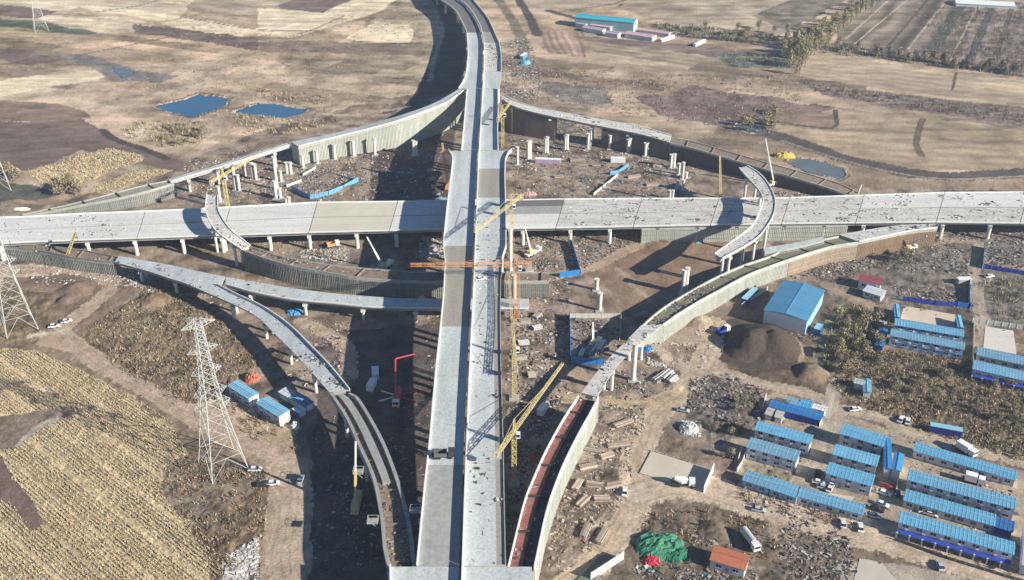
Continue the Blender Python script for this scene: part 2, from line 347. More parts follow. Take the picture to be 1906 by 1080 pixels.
MOUNDS=[(1425,640,15,7.5),(1385,650,9,5),(1455,655,8,3),(1510,695,7,3.2),(600,660,6,2.2),(905,640,5,2),(1300,600,6,2),(350,520,7,2),(285,560,8,2.5),
 (1230,1010,7,2.2),(1330,990,6,1.6),(140,540,8,2.2),(120,560,4,2),(700,600,5,1.4),(560,640,5,1.6),(1255,720,4,1.2),(1145,890,5,1.5),(610,330,6,2),(640,350,6,1.6),(1230,455,8,2),(1295,795,3,1.3),(1228,665,5,1.2)]
def rough(pl,seed):
    r=random.Random(seed); out=[]
    for (a,b),(c,d) in zip(pl,pl[1:]+pl[:1]):
        n_=max(2,int(math.hypot(c-a,(d-b)*2)/9))
        for i in range(n_): out.append((a+(c-a)*i/n_+r.gauss(0,.9),b+(d-b)*i/n_+r.gauss(0,.45)))
    return out
PONDS=[(nm,rough(pl,i)) for i,(nm,pl) in enumerate(PONDS)]
def swell(pl,k):
    cx=sum(p[0] for p in pl)/len(pl); cy=sum(p[1] for p in pl)/len(pl); return [(cx+(x-cx)*(1+k),cy+(y-cy)*(1+k*1.3)) for x,y in pl]
yd=[]; y=192.
while y<960: yd.append(y); y*=1.0+ .0022*(1+ (y/480.)*.25)
rows=np.r_[np.linspace(-400,180,9),yd,np.geomspace(975,12000,22)]
ud=np.r_[-np.geomspace(14,1.26,12),np.linspace(-1.22,1.22,1150),np.geomspace(1.26,14,12)]
GY=np.repeat(rows,len(ud)); GX=np.tile(ud,len(rows))*(np.maximum(GY,150)*.435+55)
d_=GY*ct+CH*st; d_=np.where(GY<60,60*ct+CH*st,d_)
gx=CX+F*GX/d_; gy=CY-F*(GY*st-CH*ct)/d_; gy=np.where(GY<60,3000,gy)
w1=fbm(GX,GY,14,3,4); w2=fbm(GX,GY,14,9,4); mpx=d_/F
COL=np.zeros((len(GX),3)); RO=np.zeros(len(GX))
fA=fbm(GX,GY,1.2,40,3)
PAR=1.
def paint(M,c,var,vs,ro,stripe):
    if not M.any(): return
    x=GX[M];y=GY[M]; k=1+var*fbm(x,y,vs,int(abs(c[0]*1e4))%97,5)*1.9+.16*fA[M]
    if stripe:
        a=math.radians(stripe[0]); q=(x*-math.sin(a)+y*math.cos(a))/stripe[1]+.5*fbm(x,y,30,5,2)
        k=k*(1+stripe[2]*((vn(q*1.0,q*0,8)-.5)*1.4+.35*np.sin(q*6.283)))
    far_=np.clip((y-430)/150,0,1); k=k*(1+far_*(.42*fbm(x/8,y,6,77,5)+.2*fbm(x/4+y*.3,y*.8-x*.12,24,78,3)+.3*fbm(x/3,y,3,79,3)+PAR*((vn(np.floor((x*.93-y*.37)/75+vn(np.floor((x*.37+y*.93)/13)*1.,y*0,4)*3)*1.,np.floor((x*.37+y*.93)/13)*1.,91)-.5)*.75)))
    h=fbm(x,y,vs*1.7,61,4)*var*.22
    k=np.clip(k,.35,1.9); COL[M]=np.stack([c[0]*k*(1+h*.5),c[1]*k,c[2]*k*(1-h*.6)],1); RO[M]=ro
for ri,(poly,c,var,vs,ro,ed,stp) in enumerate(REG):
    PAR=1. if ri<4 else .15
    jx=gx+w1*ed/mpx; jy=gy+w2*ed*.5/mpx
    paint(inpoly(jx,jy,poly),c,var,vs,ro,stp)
for pts,wd,c in PATHS:
    M,D=nearpath(GX+w1*wd*.16,GY+w2*wd*.16,pts,wd/2); M&=(D<wd*.42)|(fA>-.1); paint(M,c,.22,3,.03,None)
    if wd>=4: 
        q=D[M]; k=1-.20*(np.exp(-((q-1.1)/.3)**2)+np.exp(-((q-wd*.33)/.35)**2)); COL[M]*=k[:,None]
GZ=RO*(fbm(GX,GY,1.6,71,3)*1.3)+.25*RO*fbm(GX,GY,9,72,3)*2
for nm,pl in PONDS:
    if nm!='stream': paint(inpoly(gx+w1*2.5/mpx,gy+w2/mpx,swell(pl,.16)),(.17,.14,.10),.4,3,.1,None); paint(inpoly(gx+w2*2/mpx,gy+w1/mpx,swell(pl,.07)),(.44,.36,.27),.3,3,.1,None)
for mx,my,r,h in MOUNDS:
    c=U(mx,my); d=np.hypot(GX-c.x,(GY-c.y))*(1+.25*w1); GZ=GZ+np.where(d<r,h*np.clip(1.25*(1-d/r),0,1)**1.0*(1-.25*np.clip(1-d/r,0,1)),0)
for nm,pl in PONDS:
    M=inpoly(gx+w1*2.5/mpx*1.,gy+w2*1.2/mpx,pl); GZ[M]=-.7
    COL[M]=(.05,.06,.05)
GZ[(GY<185)|(GY>960)|(np.abs(GX)>1.23*(np.maximum(GY,150)*.435+55))]=0
nc=len(ud); nr=len(rows)
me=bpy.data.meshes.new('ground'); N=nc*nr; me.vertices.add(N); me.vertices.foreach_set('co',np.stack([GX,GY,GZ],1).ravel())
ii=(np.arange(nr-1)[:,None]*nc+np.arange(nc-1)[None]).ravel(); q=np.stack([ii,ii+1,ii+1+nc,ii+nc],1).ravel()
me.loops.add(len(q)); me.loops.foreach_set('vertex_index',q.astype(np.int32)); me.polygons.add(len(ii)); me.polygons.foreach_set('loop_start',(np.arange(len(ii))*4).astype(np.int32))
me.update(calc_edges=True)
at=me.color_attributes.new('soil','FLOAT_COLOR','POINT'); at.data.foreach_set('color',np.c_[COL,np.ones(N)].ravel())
gm=bpy.data.materials.new('ground soil'); gm.use_nodes=True; n=gm.node_tree; L=n.links; p=n.nodes['Principled BSDF']; p.inputs['Roughness'].default_value=1; p.inputs['Specular IOR Level'].default_value=.1
a=n.nodes.new('ShaderNodeAttribute'); a.attribute_name='soil'; g=n.nodes.new('ShaderNodeNewGeometry')
t1=n.nodes.new('ShaderNodeTexNoise'); t1.inputs['Scale'].default_value=1.1; t1.inputs['Detail'].default_value=5; t1.inputs['Roughness'].default_value=.7; L.new(g.outputs['Position'],t1.inputs[0])
mr=n.nodes.new('ShaderNodeMapRange'); mr.inputs[1].default_value=.3; mr.inputs[2].default_value=.7; mr.inputs[3].default_value=.68; mr.inputs[4].default_value=1.32; L.new(t1.outputs[0],mr.inputs[0])
vm=n.nodes.new('ShaderNodeVectorMath'); vm.operation='SCALE'; L.new(a.outputs['Color'],vm.inputs[0]); L.new(mr.outputs[0],vm.inputs['Scale']); L.new(vm.outputs[0],p.inputs['Base Color'])
b=n.nodes.new('ShaderNodeBump'); b.inputs['Strength'].default_value=.5; b.inputs['Distance'].default_value=.4; L.new(t1.outputs[0],b.inputs['Height']); L.new(b.outputs[0],p.inputs['Normal'])
me.materials.append(gm); tag(place(me,'ground'),None,None,None,'structure')
wm=mat('pond water',(.045,.13,.22),.12,.15,.05,spec=.5); wg=mat('murky water',(.13,.16,.17),.2,.2,.1,spec=.5)
for nm,pl in PONDS:
    mb=MB(); ps=[U(x+(x-sum(q[0] for q in pl)/len(pl))*.06,y+(y-sum(q[1] for q in pl)/len(pl))*.06) for x,y in pl]
    mb.prism([(q.x,q.y) for q in ps],-.6,-.28,wm if nm in('left','right') else wg); tag(mb.build('pond'),None,None,None,'structure')
# ---------------------------------------------------------------- strips along roads
def world_edge(pts): return crom([tuple(U(x,y,z)) for x,y,z in pts],8)
def pair(Lp,Rp,step=3.):
    A=world_edge(Lp); B=world_edge(Rp)
    ln=np.linalg.norm(np.diff((A[:: max(1,len(A)//60)]),axis=0),axis=1).sum(); n=max(4,int(ln/step))
    return resample(A,n),resample(B,n)
def lat(A,B,d):   # d>=0: metres in from A ; d<0: metres in from B
    v=(B-A).copy(); v[:,2]=0; w=np.linalg.norm(v,axis=1,keepdims=True); v=v/w
    return A+v*d if d>=0 else B+v*d
def latf(A,B,t): return A+(B-A)*t
def strip(mb,A,B,zt,zb,m,absb=None,mtop=None):
    n=len(A); vs=[]
    for i in range(n):
        a,b=A[i],B[i]; za=absb if absb is not None else a[2]+zb; zb_=absb if absb is not None else b[2]+zb
        vs+=[(a[0],a[1],a[2]+zt),(b[0],b[1],b[2]+zt),(b[0],b[1],zb_),(a[0],a[1],za)]
    top=[];oth=[]
    for i in range(n-1):
        k=4*i; top.append((k,k+1,k+5,k+4)); oth+=[(k+1,k+2,k+6,k+5),(k+2,k+3,k+7,k+6),(k+3,k,k+4,k+7)]
    oth+=[(0,3,2,1),(4*n-4,4*n-3,4*n-2,4*n-1)]
    k=len(mb.v); mb.v.extend(vs); i1=mb.mi(m); i2=mb.mi(mtop or m)
    mb.f.extend([tuple(k+x for x in f) for f in top]); mb.m.extend([i2]*len(top))
    mb.f.extend([tuple(k+x for x in f) for f in oth]); mb.m.extend([i1]*len(oth))
def cut(A,i0,i1): return A[i0:i1+1]
def scaffold(A,B,parent,m=scaf,mp=scafp,depth=1.4,gap=.25,sides=(0,1),pitch=.85,name='scaffold'):
    mb=MB(); strip(mb,lat(A,B,gap),lat(A,B,-gap),-depth,0,m,absb=-.05); mb.build(name+'_curtain',parent)
    for s in sides:
        mb=MB()
        E=lat(A,B,.05) if s==0 else lat(A,B,-.05); Q=resample(E,max(3,int(np.linalg.norm(np.diff(E,axis=0),axis=1).sum()/pitch)))
        for p in Q: 
            h=p[2]-depth+.3
            if h>.6: mb.box((p[0],p[1],h/2),(.11,.14,h*R.uniform(.93,1)),mp if R.random()<.7 else m,R.random())
        for f in (.3,.62,.96):
            for a,b in zip(Q[:-3:3],Q[3::3]): mb.bar((a[0],a[1],(a[2]-depth)*f),(b[0],b[1],(b[2]-depth)*f),.12,mp)
        if mb.v: mb.build(name+'_posts',parent)
def piers(A,B,parent,every=26,inset=1.3,r=.75,depth=2.0,cap=True,start=.5,m=pierm):
    L_=np.r_[0,np.cumsum(np.linalg.norm(np.diff(A,axis=0),axis=1))]; t=every*start
    while t<L_[-1]-2:
        i=int(np.searchsorted(L_,t)); a,b=A[i],B[i]; v=Vector(b)-Vector(a); v.z=0; w=v.length; v.normalize()
        zt=min(a[2],b[2])-depth
        if zt>1.5:
            mb=MB(); k=2 if w<14 else 3
            for j in range(k):
                c=Vector(a)+v*(inset+(w-2*inset)*j/(k-1)); mb.cyl((c.x,c.y,-.3),(c.x,c.y,zt-.9),r,m,12)
            c0=Vector(a)+v*(inset-.9); c1=Vector(a)+v*(w-inset+.9)
            mb.bar((c0.x,c0.y,zt-.5),(c1.x,c1.y,zt-.5),1.8,m,h=1.0); mb.build('pier',parent)
        t+=every
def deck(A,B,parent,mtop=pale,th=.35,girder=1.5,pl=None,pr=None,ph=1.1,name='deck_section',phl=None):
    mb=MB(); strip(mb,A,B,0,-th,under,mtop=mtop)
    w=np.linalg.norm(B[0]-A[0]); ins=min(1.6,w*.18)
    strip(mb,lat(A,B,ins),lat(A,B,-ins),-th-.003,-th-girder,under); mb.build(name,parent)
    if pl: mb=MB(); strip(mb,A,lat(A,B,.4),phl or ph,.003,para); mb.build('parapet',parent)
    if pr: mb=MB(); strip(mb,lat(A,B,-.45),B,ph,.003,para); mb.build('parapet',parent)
def trough(A,B,parent,mf,depth=1.9,wall=para,fill=None,hr=None,ww=.35):
    hr=depth if hr is None else hr
    mb=MB(); strip(mb,lat(A,B,.003),lat(A,B,-.003),-depth,-depth-.5,under,mtop=mf); mb.build('formwork_floor',parent)
    mb=MB(); strip(mb,A,lat(A,B,ww),-depth+hr*.75,-depth+.004,wall); mb.build('side_form',parent)
    mb=MB(); strip(mb,lat(A,B,-ww),B,0,-depth+.004,wall); mb.build('side_form',parent)
    n=len(A)
    for i in range(3,n-1,5):
        mb=MB()
        a=lat(A,B,.35)[i]; b=lat(A,B,-.4)[i]; mb.bar((a[0],a[1],a[2]-depth+.35),(b[0],b[1],b[2]-depth+.35),.5,brnf if mf is not redf else dark,h=.6); mb.build('cross_beam',parent)
LIT=[]  # deck surfaces that get site litter: (A,B,density,zoff,palette)
# ---- main viaduct (level profile by image row)
def mz(y): return float(np.interp(y,[-120,20,100,170,280,600,1055,1300],[8,10,14,17.5,20,19,13.6,11.2]))
Ledge=[(-110,690),(-60,762),(-30,795),(0,818),(10,835),(22,849),(45,861.5),(61,868.5),(98,871),(122,869.5),(143,866.5),(155,861),(165.4,853.5)]
Ledge2=[(166,868.8),(232,863),(280.4,858.5)]
Ledge3=[(281,834.5),(293,841.5),(300,842),(327,839),(396,830.5),(451,825),(462,825),(490,828),(550,825),(617,818.3),(677,811.7),(760,804),(816,799.6),(911,789),(1054,775)]
Ledge4=[(1055,725),(1080,725.5),(1200,728),(1300,730)]
Medge=[(-110,728),(-60,795),(-30,827),(0,851),(12,868),(30,882),(53,894),(77,900),(102,901),(132,900),(204,896),(300,890),(420,885.5),(536,880.8),(700,872.7),(880,865.5),(1078,858.7),(1300,850)]
Redge=[(-110,764),(-60,829),(-30,858),(0,880),(16,894),(37,910),(65,922.6),(81.5,930),(102,933.5),(142,934),(165.4,929.5)]
Redge2=[(166,927.5),(204,928),(243,927),(280.4,928)]
Redge3=[(281,953),(288,946),(300,941.5),(330,940.5),(410,943),(461,942.8),(481,936.4),(517,932.8),(587,931.7),(670,932.8),(805,936.8),(946,939.6),(1054,942)]
Redge4=[(1055,990),(1080,990),(1200,991),(1300,992)]
def ev(T,y): 
    a=[t[0] for t in T]; b=[t[1] for t in T]; return float(np.interp(y,a,b))
def yl(T,y0,y1):
    n=max(3,int(abs(y1-y0)/4)); out=[]
    for y in np.linspace(y0,y1,n): out.append(tuple(U(ev(T,y),y,mz(y))))
    return np.array(out)
main=thing('highway_viaduct','long straight concrete expressway viaduct with twin decks running away from the camera up the middle','bridge',U(900,600))
main.location=(0,0,0)
def sect(T,side,y0,y1,m,pl,pr,gapend=.12):
    E=yl(T,y0,y1); M=yl(Medge,y0,y1)
    M=M.copy(); 
    if side=='L':
        A=E; B=lat(M,E,.75)
    else: A=lat(M,E,.05); B=E
    # trim joints
    dA=(A[-1]-A[-2]); dB=(B[-1]-B[-2]); A[-1]-=dA/np.linalg.norm(dA)*gapend; B[-1]-=dB/np.linalg.norm(dB)*gapend
    deck(A,B,main,m,pl=pl,pr=pr,ph=1.3,phl=2.0 if side=='R' else 1.1); return A,B
for y0,y1,m in((-100,61,asph),(61,98,pale),(98,136,pale),(136,165.4,pale)): sect(Ledge,'L',y0,y1,m,1,0)
for y0,y1,m in((166,183,pale),(183,225,pale),(225,267,pale),(267,280.4,pale)): sect(Ledge2,'L',y0,y1,m,1,0)
for y0,y1,m in((281,315,pale),(315,458,grey if 0 else pale),(458,608,brng),(608,700,pale),(700,866,pale),(866,1054,grey)): sect(Ledge3,'L',y0,y1,m,1,0)
sect(Ledge4,'L',1055,1290,pale,1,0)
rr=[]
for y0,y1,m,p in((-100,60,asph,1),(60,80,brng,1),(80,134,dirtc,1),(134,165.4,pale,0)): rr.append((sect(Redge,'R',y0,y1,m,1,p),m))
for y0,y1,m in((166,190,pale),(190,232,pale),(232,280.4,pale)): rr.append((sect(Redge2,'R',y0,y1,m,1,1),m))
for y0,y1,m,p in((281,314,pale,1),(314,368,brng,1),(368,392,pale,1),(392,449,pale,1),(449,485,pale,1),(485,620,pale,0),(620,780,pale,0),(780,930,pale,0),(930,1054,pale,0)): rr.append((sect(Redge3,'R',y0,y1,m,1,p),m))
rr.append((sect(Redge4,'R',1055,1290,pale,1,0),pale))
for (A,B),m in rr[9:-1]: LIT.append((A,B,.05,0,'deck'))
LIT.append((*rr[2][0],.10,0,'deck'))
# dull formwork walkway along the right edge of the near part
E=yl(Redge3,486,1052); I=yl(Ledge3,486,1052); mb=MB(); strip(mb,lat(E,I,2.6),lat(E,I,.02),.008,.004,brng); strip(mb,lat(E,I,.30),lat(E,I,.02),.5,.012,grey); mb.build('edge_walkway',main)
for T,y0,y1 in((Ledge2,175,275),(Ledge3,300,1040),):
    piers(yl(T,y0,y1),yl(Redge2 if T is Ledge2 else Redge3,y0,y1),main,every=32,inset=2.4,r=.95)
piers(yl(Ledge,-90,150),yl(Redge,-90,150),main,every=32,inset=2.2,r=.95)
for y in(186,226): # piers of the flare
    pass
# ---- cross viaduct, z=9
XZ=9.
far=[(-200,412,XZ),(0,405,XZ),(60,403,XZ),(150,398,XZ),(330,391,XZ),(590,377,XZ),(740,375.5,XZ),(833,373.5,XZ),(950,373,XZ),(1045,371,XZ),(1185,370,XZ),(1450,369,XZ),(1760,359,XZ),(1906,358,XZ),(2300,357,XZ)]
near=[(-200,461,XZ),(0,454,XZ),(60,451,XZ),(150,447.5,XZ),(330,441.5,XZ),(590,433,XZ),(740,429.5,XZ),(833,427,XZ),(950,426,XZ),(1045,424.5,XZ),(1185,422,XZ),(1450,417,XZ),(1740,414,XZ),(1906,416,XZ),(2300,418,XZ)]
cross=thing('cross_viaduct','wide low concrete viaduct of box girders passing beneath the expressway from left to right','bridge')
def xcut(x0,x1,f0,f1,m,pl,pr,n=None):
    def at(T,x): return U(x,float(np.interp(x,[t[0] for t in T],[t[1] for t in T])),XZ)
    k=max(4,int(abs(x1-x0)/12)); A=[];B=[]
    for t in np.linspace(0,1,k):
        x=x0+(x1-x0)*t; a=at(far,x+8); b=at(near,x-8); A.append(tuple(a.lerp(b,f0))); B.append(tuple(a.lerp(b,f1)))
    A=np.array(A);B=np.array(B); deck(A,B,cross,m,pl=pl,pr=pr,ph=.5); return A,B
SEC=[(-180,-20,dirtc),(-18.8,262,palex),(263,420,palex),(421,582,palex),(583.2,732,warm),(733,890,palex),(891,1042,palex),(1043,1186,dirtc),(1187,1330,dirtc),(1331,1462,dirtc),(1463,1600,dirtc),(1601,1750,dirtc),(1751,1906,dirtc),(1907,2250,dirtc)]
for i,(x0,x1,m) in enumerate(SEC):
    fr=((0,.24),(.245,.49),(.515,.755),(.76,1))
    for j,(a,b_) in enumerate(fr):
        mm=m
        if i==6 and j<2: mm=asph if j==0 else grey
        if i>=11 and j<2: mm=palex
        A,B=xcut(x0,x1-.3,a,b_,mm,j==0,j==3)
        if i in(0,1,7,8,9,10,11,12,13): LIT.append((A,B,.05 if i<3 else .10,0,'lite'))
FA=np.array([tuple(U(x,float(np.interp(x,[t[0] for t in far],[t[1] for t in far])),XZ)) for x in np.linspace(-150,2200,160)])
NA=np.array([tuple(U(x,float(np.interp(x,[t[0] for t in near],[t[1] for t in near])),XZ)) for x in np.linspace(-150,2200,160)])
piers(FA,NA,cross,every=21,inset=1.2,r=.9,depth=1.9,start=.6)
k0=100;k1=121
scs=thing('scaffold_support','dense green grey scaffold propping the cross viaduct right of the expressway','scaffold')
scaffold(FA[k0-9:k1-3],NA[k0-9:k1-3],scs,m=scafl,depth=1.9,gap=.4,sides=(1,))
# ---- ramps
def ramp(name,label,Lp,Rp,top=pale,pl=0,pr=0,mode='deck',sc=None,pr_every=26,step=3.,**k):
    A,B=pair(Lp,Rp,step); t=thing(name,label,'ramp'); 
    if mode=='deck': deck(A,B,t,top,pl=pl,pr=pr,ph=k.get('ph',1.0))
    elif mode=='trough': trough(A,B,t,top,depth=k.get('depth',1.9),wall=k.get('wall',para),hr=k.get('hr'),ww=k.get('ww',.35))
    if sc: scaffold(A,B,t,m=sc[0],mp=sc[1],depth=1.9 if mode=='deck' else k.get('depth',1.9)+.5,sides=sc[2] if len(sc)>2 else (0,1))
    else: piers(A,B,t,every=pr_every,inset=1.2,r=.65,depth=2.0 if mode=='deck' else k.get('depth',1.9)+.55)
    return A,B,t
Ra=ramp('ramp_bridge','upper left curved ramp on pale ribbed scaffold joining the expressway',
 [(853,166.5,17.3),(820,186,17),(791,199,16.6),(750,213,15.6),(705,226,14),(639,244,12.2),(583,256,11.2),(541,264,10.6)],
 [(867,167,17.3),(845,182,17.3),(828,193,17),(786,210,16.6),(744,225,15.6),(694,239,14),(639,253,12.2),(597,263,11.4),(556,273.5,10.7)],pr=1,ph=.6,sc=(scafl,scafp,(1,)))
Rb=ramp('ramp_bridge','narrow pale ramp girder on slim piers sweeping down to the left of the interchange',
 [(534,266,10.4),(500,277,10.2),(450,292.5,9.8),(400,308.5,9.4),(355,321,8.9),(313,334.5,8.3)],[(539,270.5,10.4),(500,283,10.2),(450,299,9.8),(400,315,9.4),(355,327.5,8.9),(318,339,8.3)],pr=1,ph=.4,pr_every=17)
Rc=ramp('ramp_bridge','ribbed grey approach ramp descending to the left edge beyond the low viaduct',
 [(312,335,8.2),(264,344.5,7.5),(198,361.5,6.2),(154,373,4.8),(106,384,3.2),(40,398,1.6)],[(326,340,8.2),(270,356,7.5),(220,368,6.4),(154,380.5,4.8),(106,390,3.2),(45,401,1.6)],top=brng,mode='trough',depth=.8,wall=scafp,sc=(scaf,scafp,(1,)))
Rd=ramp('ramp_bridge','upper right curved ramp with dark earth coloured side leaving the expressway',
 [(936,176,17.4),(960,189,17),(1003,202,15.5),(1050,211,14.5),(1093,219,13.6),(1193,237,11.8),(1250,253,10.6)],[(934,184,17.4),(960,199,17),(1007,212,15.5),(1050,221,14.5),(1093,230,13.6),(1193,250,11.8),(1246,265,10.6)],top=dirtc,pl=1,ph=.5,pr_every=24)
Re=ramp('ramp_bridge','long dark sided approach ramp sinking away at upper right past the grey pond',
 [(1251,254.5,10.4),(1293,263,9.8),(1360,282,9),(1426,301,8.2),(1493,319,7),(1559,339,5.4),(1600,358,4)],[(1247,266,10.4),(1287,275,9.8),(1350,293,9),(1415,312,8.2),(1480,331,7),(1545,351,5.4),(1585,367,4)],top=brnf,mode='trough',depth=.8,wall=scafl,sc=(scafd,scafd))
mb=MB(); strip(mb,lat(Rd[0],Rd[1],.5)[:14],lat(Rd[0],Rd[1],-.5)[:14],-1.9,0,scafd,absb=0); mb.build('scaffold_curtain',Rd[2])
mb=MB(); n_=len(Rd[0]); strip(mb,lat(Rd[0],Rd[1],.5)[int(n_*.62):],lat(Rd[0],Rd[1],-.5)[int(n_*.62):],-1.9,0,scafd,absb=0); mb.build('scaffold_curtain',Rd[2])
LIT.append((Rd[0],Rd[1],.12,0,'deck'))
Rf=ramp('ramp_bridge','dark scaffold ramp start along the left edge below the low viaduct',
 [(-60,446,7),(31,453,7),(90,457,7),(147,462.5,7),(220,477,7)],[(-60,456,7),(27,460,7),(80,467,7),(136,478.6,7),(212,487.5,7)],top=brnf,mode='trough',depth=1.,wall=scaf,sc=(scaf,scafp,(0,1)))
Rg=ramp('ramp_bridge','broad pale ramp deck forking below the low viaduct at left',
 [(221,476.5,7),(315,493,7.3),(360,503,7.6),(420,515.5,8)],[(213,488,7),(273,504,7.2),(315,518,7.5),(348,528.5,7.8),(396,549.5,8)],pr_every=22)
Rh=ramp('ramp_bridge','curved pale left ramp sweeping down from the fork toward the near deck',
 [(404,530.5,8),(444.5,551,8.2),(480,567,8.5),(513,587,8.8),(547,613,9.2),(580,646,9.7),(613,680,10.2),(652,727,10.8)],[(397,550,8),(444.5,571,8.3),(480,591,8.6),(513,623,8.9),(547,657,9.4),(580,693,9.9),(612,729,10.7)],pl=1,pr=0,ph=1.0,pr_every=24)
Ri=ramp('ramp_bridge','open rebar and formwork ramp section curving down to the near deck at left',
 [(653,729,11),(670,741,11.2),(707,803,12),(733,863,12.7),(757,937,13.3),(767,987,13.5),(775,1052,13.6)],[(613,731,11),(643,777,11.6),(667,830,12.3),(693,890,12.9),(707,960,13.4),(713,1020,13.6),(721,1053,13.6)][:],top=brnf,mode='trough',depth=2.2,wall=grey,ww=1.1,pr_every=24)
Rj=ramp('ramp_bridge','slim pale ramp running right from the fork into the shadow under the expressway',
 [(421,516,8),(468,523.5,7.8),(541,536,7.5),(620,546,7.2),(680,551,7),(740,555,7),(830,556,7),(985,556,7)],[(421,530.5,8),(468,543.5,7.8),(541,557.5,7.5),(620,565,7.2),(680,571.5,7),(740,574,7),(830,575,7),(985,575,7)],pr=1,ph=.4,pr_every=24)
Rk=ramp('flyover_ramp','short curved flyover piece crossing over the low viaduct at left',
 [(384,361.7,15.5),(382.5,393,15.5),(396,424,14.5),(420,446,12.8),(449,465,10.8)],[(406,364,15.5),(408,393,15.5),(427,424,14.5),(446,441,12.8),(467,457,10.8)],top=dirtc,pl=1,pr=1,ph=.45,pr_every=20)
Rl=ramp('ramp_bridge','dark topped scaffold ramp behind the slim ramp left of the expressway',
 [(468.6,458,10.5),(516,474,9.6),(589,488,9),(647,495,8.6),(747,503,8.2),(830,505,8),(1022,505,8)],[(450,465.5,10.5),(505,484.5,9.6),(553,496.5,9.2),(620,508.5,8.9),(663,516,8.6),(747,522,8.2),(830,523,8),(1022,523,8)],top=brnf,mode='trough',depth=.9,wall=scafp,sc=(scaf,scafp))
Rm=ramp('flyover_ramp','curved flyover stub crossing over the low viaduct at right, open at both ends',
 [(1375,313,17),(1387,327,17),(1400,340.6,17),(1414,357,17),(1420,373,17),(1413,393,17),(1403,415,17),(1386,432,17),(1330,472.5,17)],[(1392,309,17),(1414,323,17),(1431,343,17),(1442,365,17),(1444,385,17),(1439,404,17),(1425,427,17),(1403,449,17),(1345,482,17)],top=dirtc,pl=1,pr=1,ph=.45,pr_every=17)
Rn=ramp('ramp_bridge','olive formwork ramp with pale curtain side curving down from the right',
 [(1560,437.5,9.2),(1475,455,9),(1437,473,8.9),(1400,486,8.8),(1383,491.5,8.8),(1330,515,8.7),(1281,542,8.7),(1241,566,8.8),(1214,586.6,9),(1194,605,9.1)],
 [(1598,450.5,9.2),(1551,457.6,9.1),(1504,471,9),(1456,487,8.9),(1434,495,8.9),(1393,511,8.8),(1339,540,8.7),(1302,560,8.7),(1261,585,8.8),(1237,602,9)],top=olive,mode='trough',depth=1.3,wall=scafl,ww=.6,sc=(scafl,scafl))
Ro=ramp('ramp_bridge','brown sided ramp merging with the low viaduct at far right',
 [(1746,416.5,9),(1700,418,9),(1645,422.7,9.1),(1562,437,9.2)],[(1745,425,9),(1693,431,9),(1650,440,9.1),(1600,450,9.2)],top=dirtc,pr=1,ph=.5,sc=(scafb,scafb))
mb=MB(); n_=len(Rn[0])//3; strip(mb,lat(Rn[0],Rn[1],-.2)[:n_],lat(Rn[0],Rn[1],-.02)[:n_]+np.array([0.,0,0]),-.2,0,scafb,absb=0)
e_=Rn[0][:n_]; mb.build('retaining_face',Rn[2])
Rp_=ramp('ramp_bridge','pale ramp deck running down toward the camera right of the fenced pit',
 [(1193,606,9.1),(1186,613.5,9.2),(1157,643,9.7),(1123,678,10.4),(1082,731,11)],[(1236,603,9.1),(1198,633.5,9.3),(1170,659,9.8),(1147,683,10.4),(1111,739,11)],top=dirtc,pr=0,pr_every=22)
Rq=ramp('ramp_bridge','open ramp trough with red formwork floor curving to the near deck at right',
 [(1076,732,11.2),(1052,768,11.8),(1031,804,12.3),(1012,840,12.7),(992,885,13.1),(974,932,13.4),(944,1052,13.6)],[(1115,738,11.2),(1097,772,11.8),(1079,804,12.3),(1052,858,12.8),(1033,905,13.2),(1017,955,13.4),(996,1052,13.6)],top=redf,mode='trough',depth=2.2,wall=para,hr=1.8,sc=(scafl,scafl,(1,)))
LIT+= [(Rg[0],Rg[1],.12,0,'deck'),(Rk[0],Rk[1],.14,0,'lite'),(Rm[0],Rm[1],.16,0,'lite'),(Ri[0],Ri[1],.75,-2.2,'rebar'),(Rh[0][-14:],Rh[1][-14:],.3,0,'deck'),(Rh[0],Rh[1],.03,0,'deck'),
 (Rj[0],Rj[1],.04,0,'deck'),(Rl[0],Rl[1],.15,-.8,'deck'),(Ro[0],Ro[1],.3,0,'deck'),(Rn[0][-16:],Rn[1][-16:],.6,-1.2,'deck'),(Rp_[0],Rp_[1],.06,0,'deck'),(Rp_[0][:8],Rp_[1][:8],.25,0,'lite'),(Rf[0],Rf[1],.15,-.9,'deck'),(Rq[0],Rq[1],.08,-2.1,'deck')]
A,B=Rq[0],Rq[1]; mb=MB(); strip(mb,latf(A,B,.52),lat(A,B,-.4),-2.19,-2.25,dark); mb.build('painted_shade_floor',Rq[2])  # dark strip paints the right wall's shade onto this half of the floor
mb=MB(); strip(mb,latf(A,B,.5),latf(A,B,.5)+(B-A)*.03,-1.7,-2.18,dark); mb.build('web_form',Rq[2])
A,B=Ri[0],Ri[1]; n_=len(A)
mb=MB(); strip(mb,latf(B,A,.36)[:int(n_*.6)],latf(B,A,.66)[:int(n_*.6)],-1.0,-2.38,grey); mb.build('inner_form',Ri[2])
mb=MB(); strip(mb,latf(B,A,.48)[int(n_*.78):],latf(B,A,.93)[int(n_*.78):],-2.36,-2.39,dark); mb.build('painted_shade_floor',Ri[2])  # shade at the lower right of the trough, painted as a dark floor strip
# half-built girder beside the olive ramp
t=thing('half_built_girder','pale half built girder lying beside the olive ramp','girder')
A,B=pair([(1420,461,9.6),(1475,453,9.6),(1530,441,9.6)],[(1424,470,9.6),(1480,461,9.6),(1536,447,9.6)]); deck(A,B,t,pale)
scaffold(A,B,t)
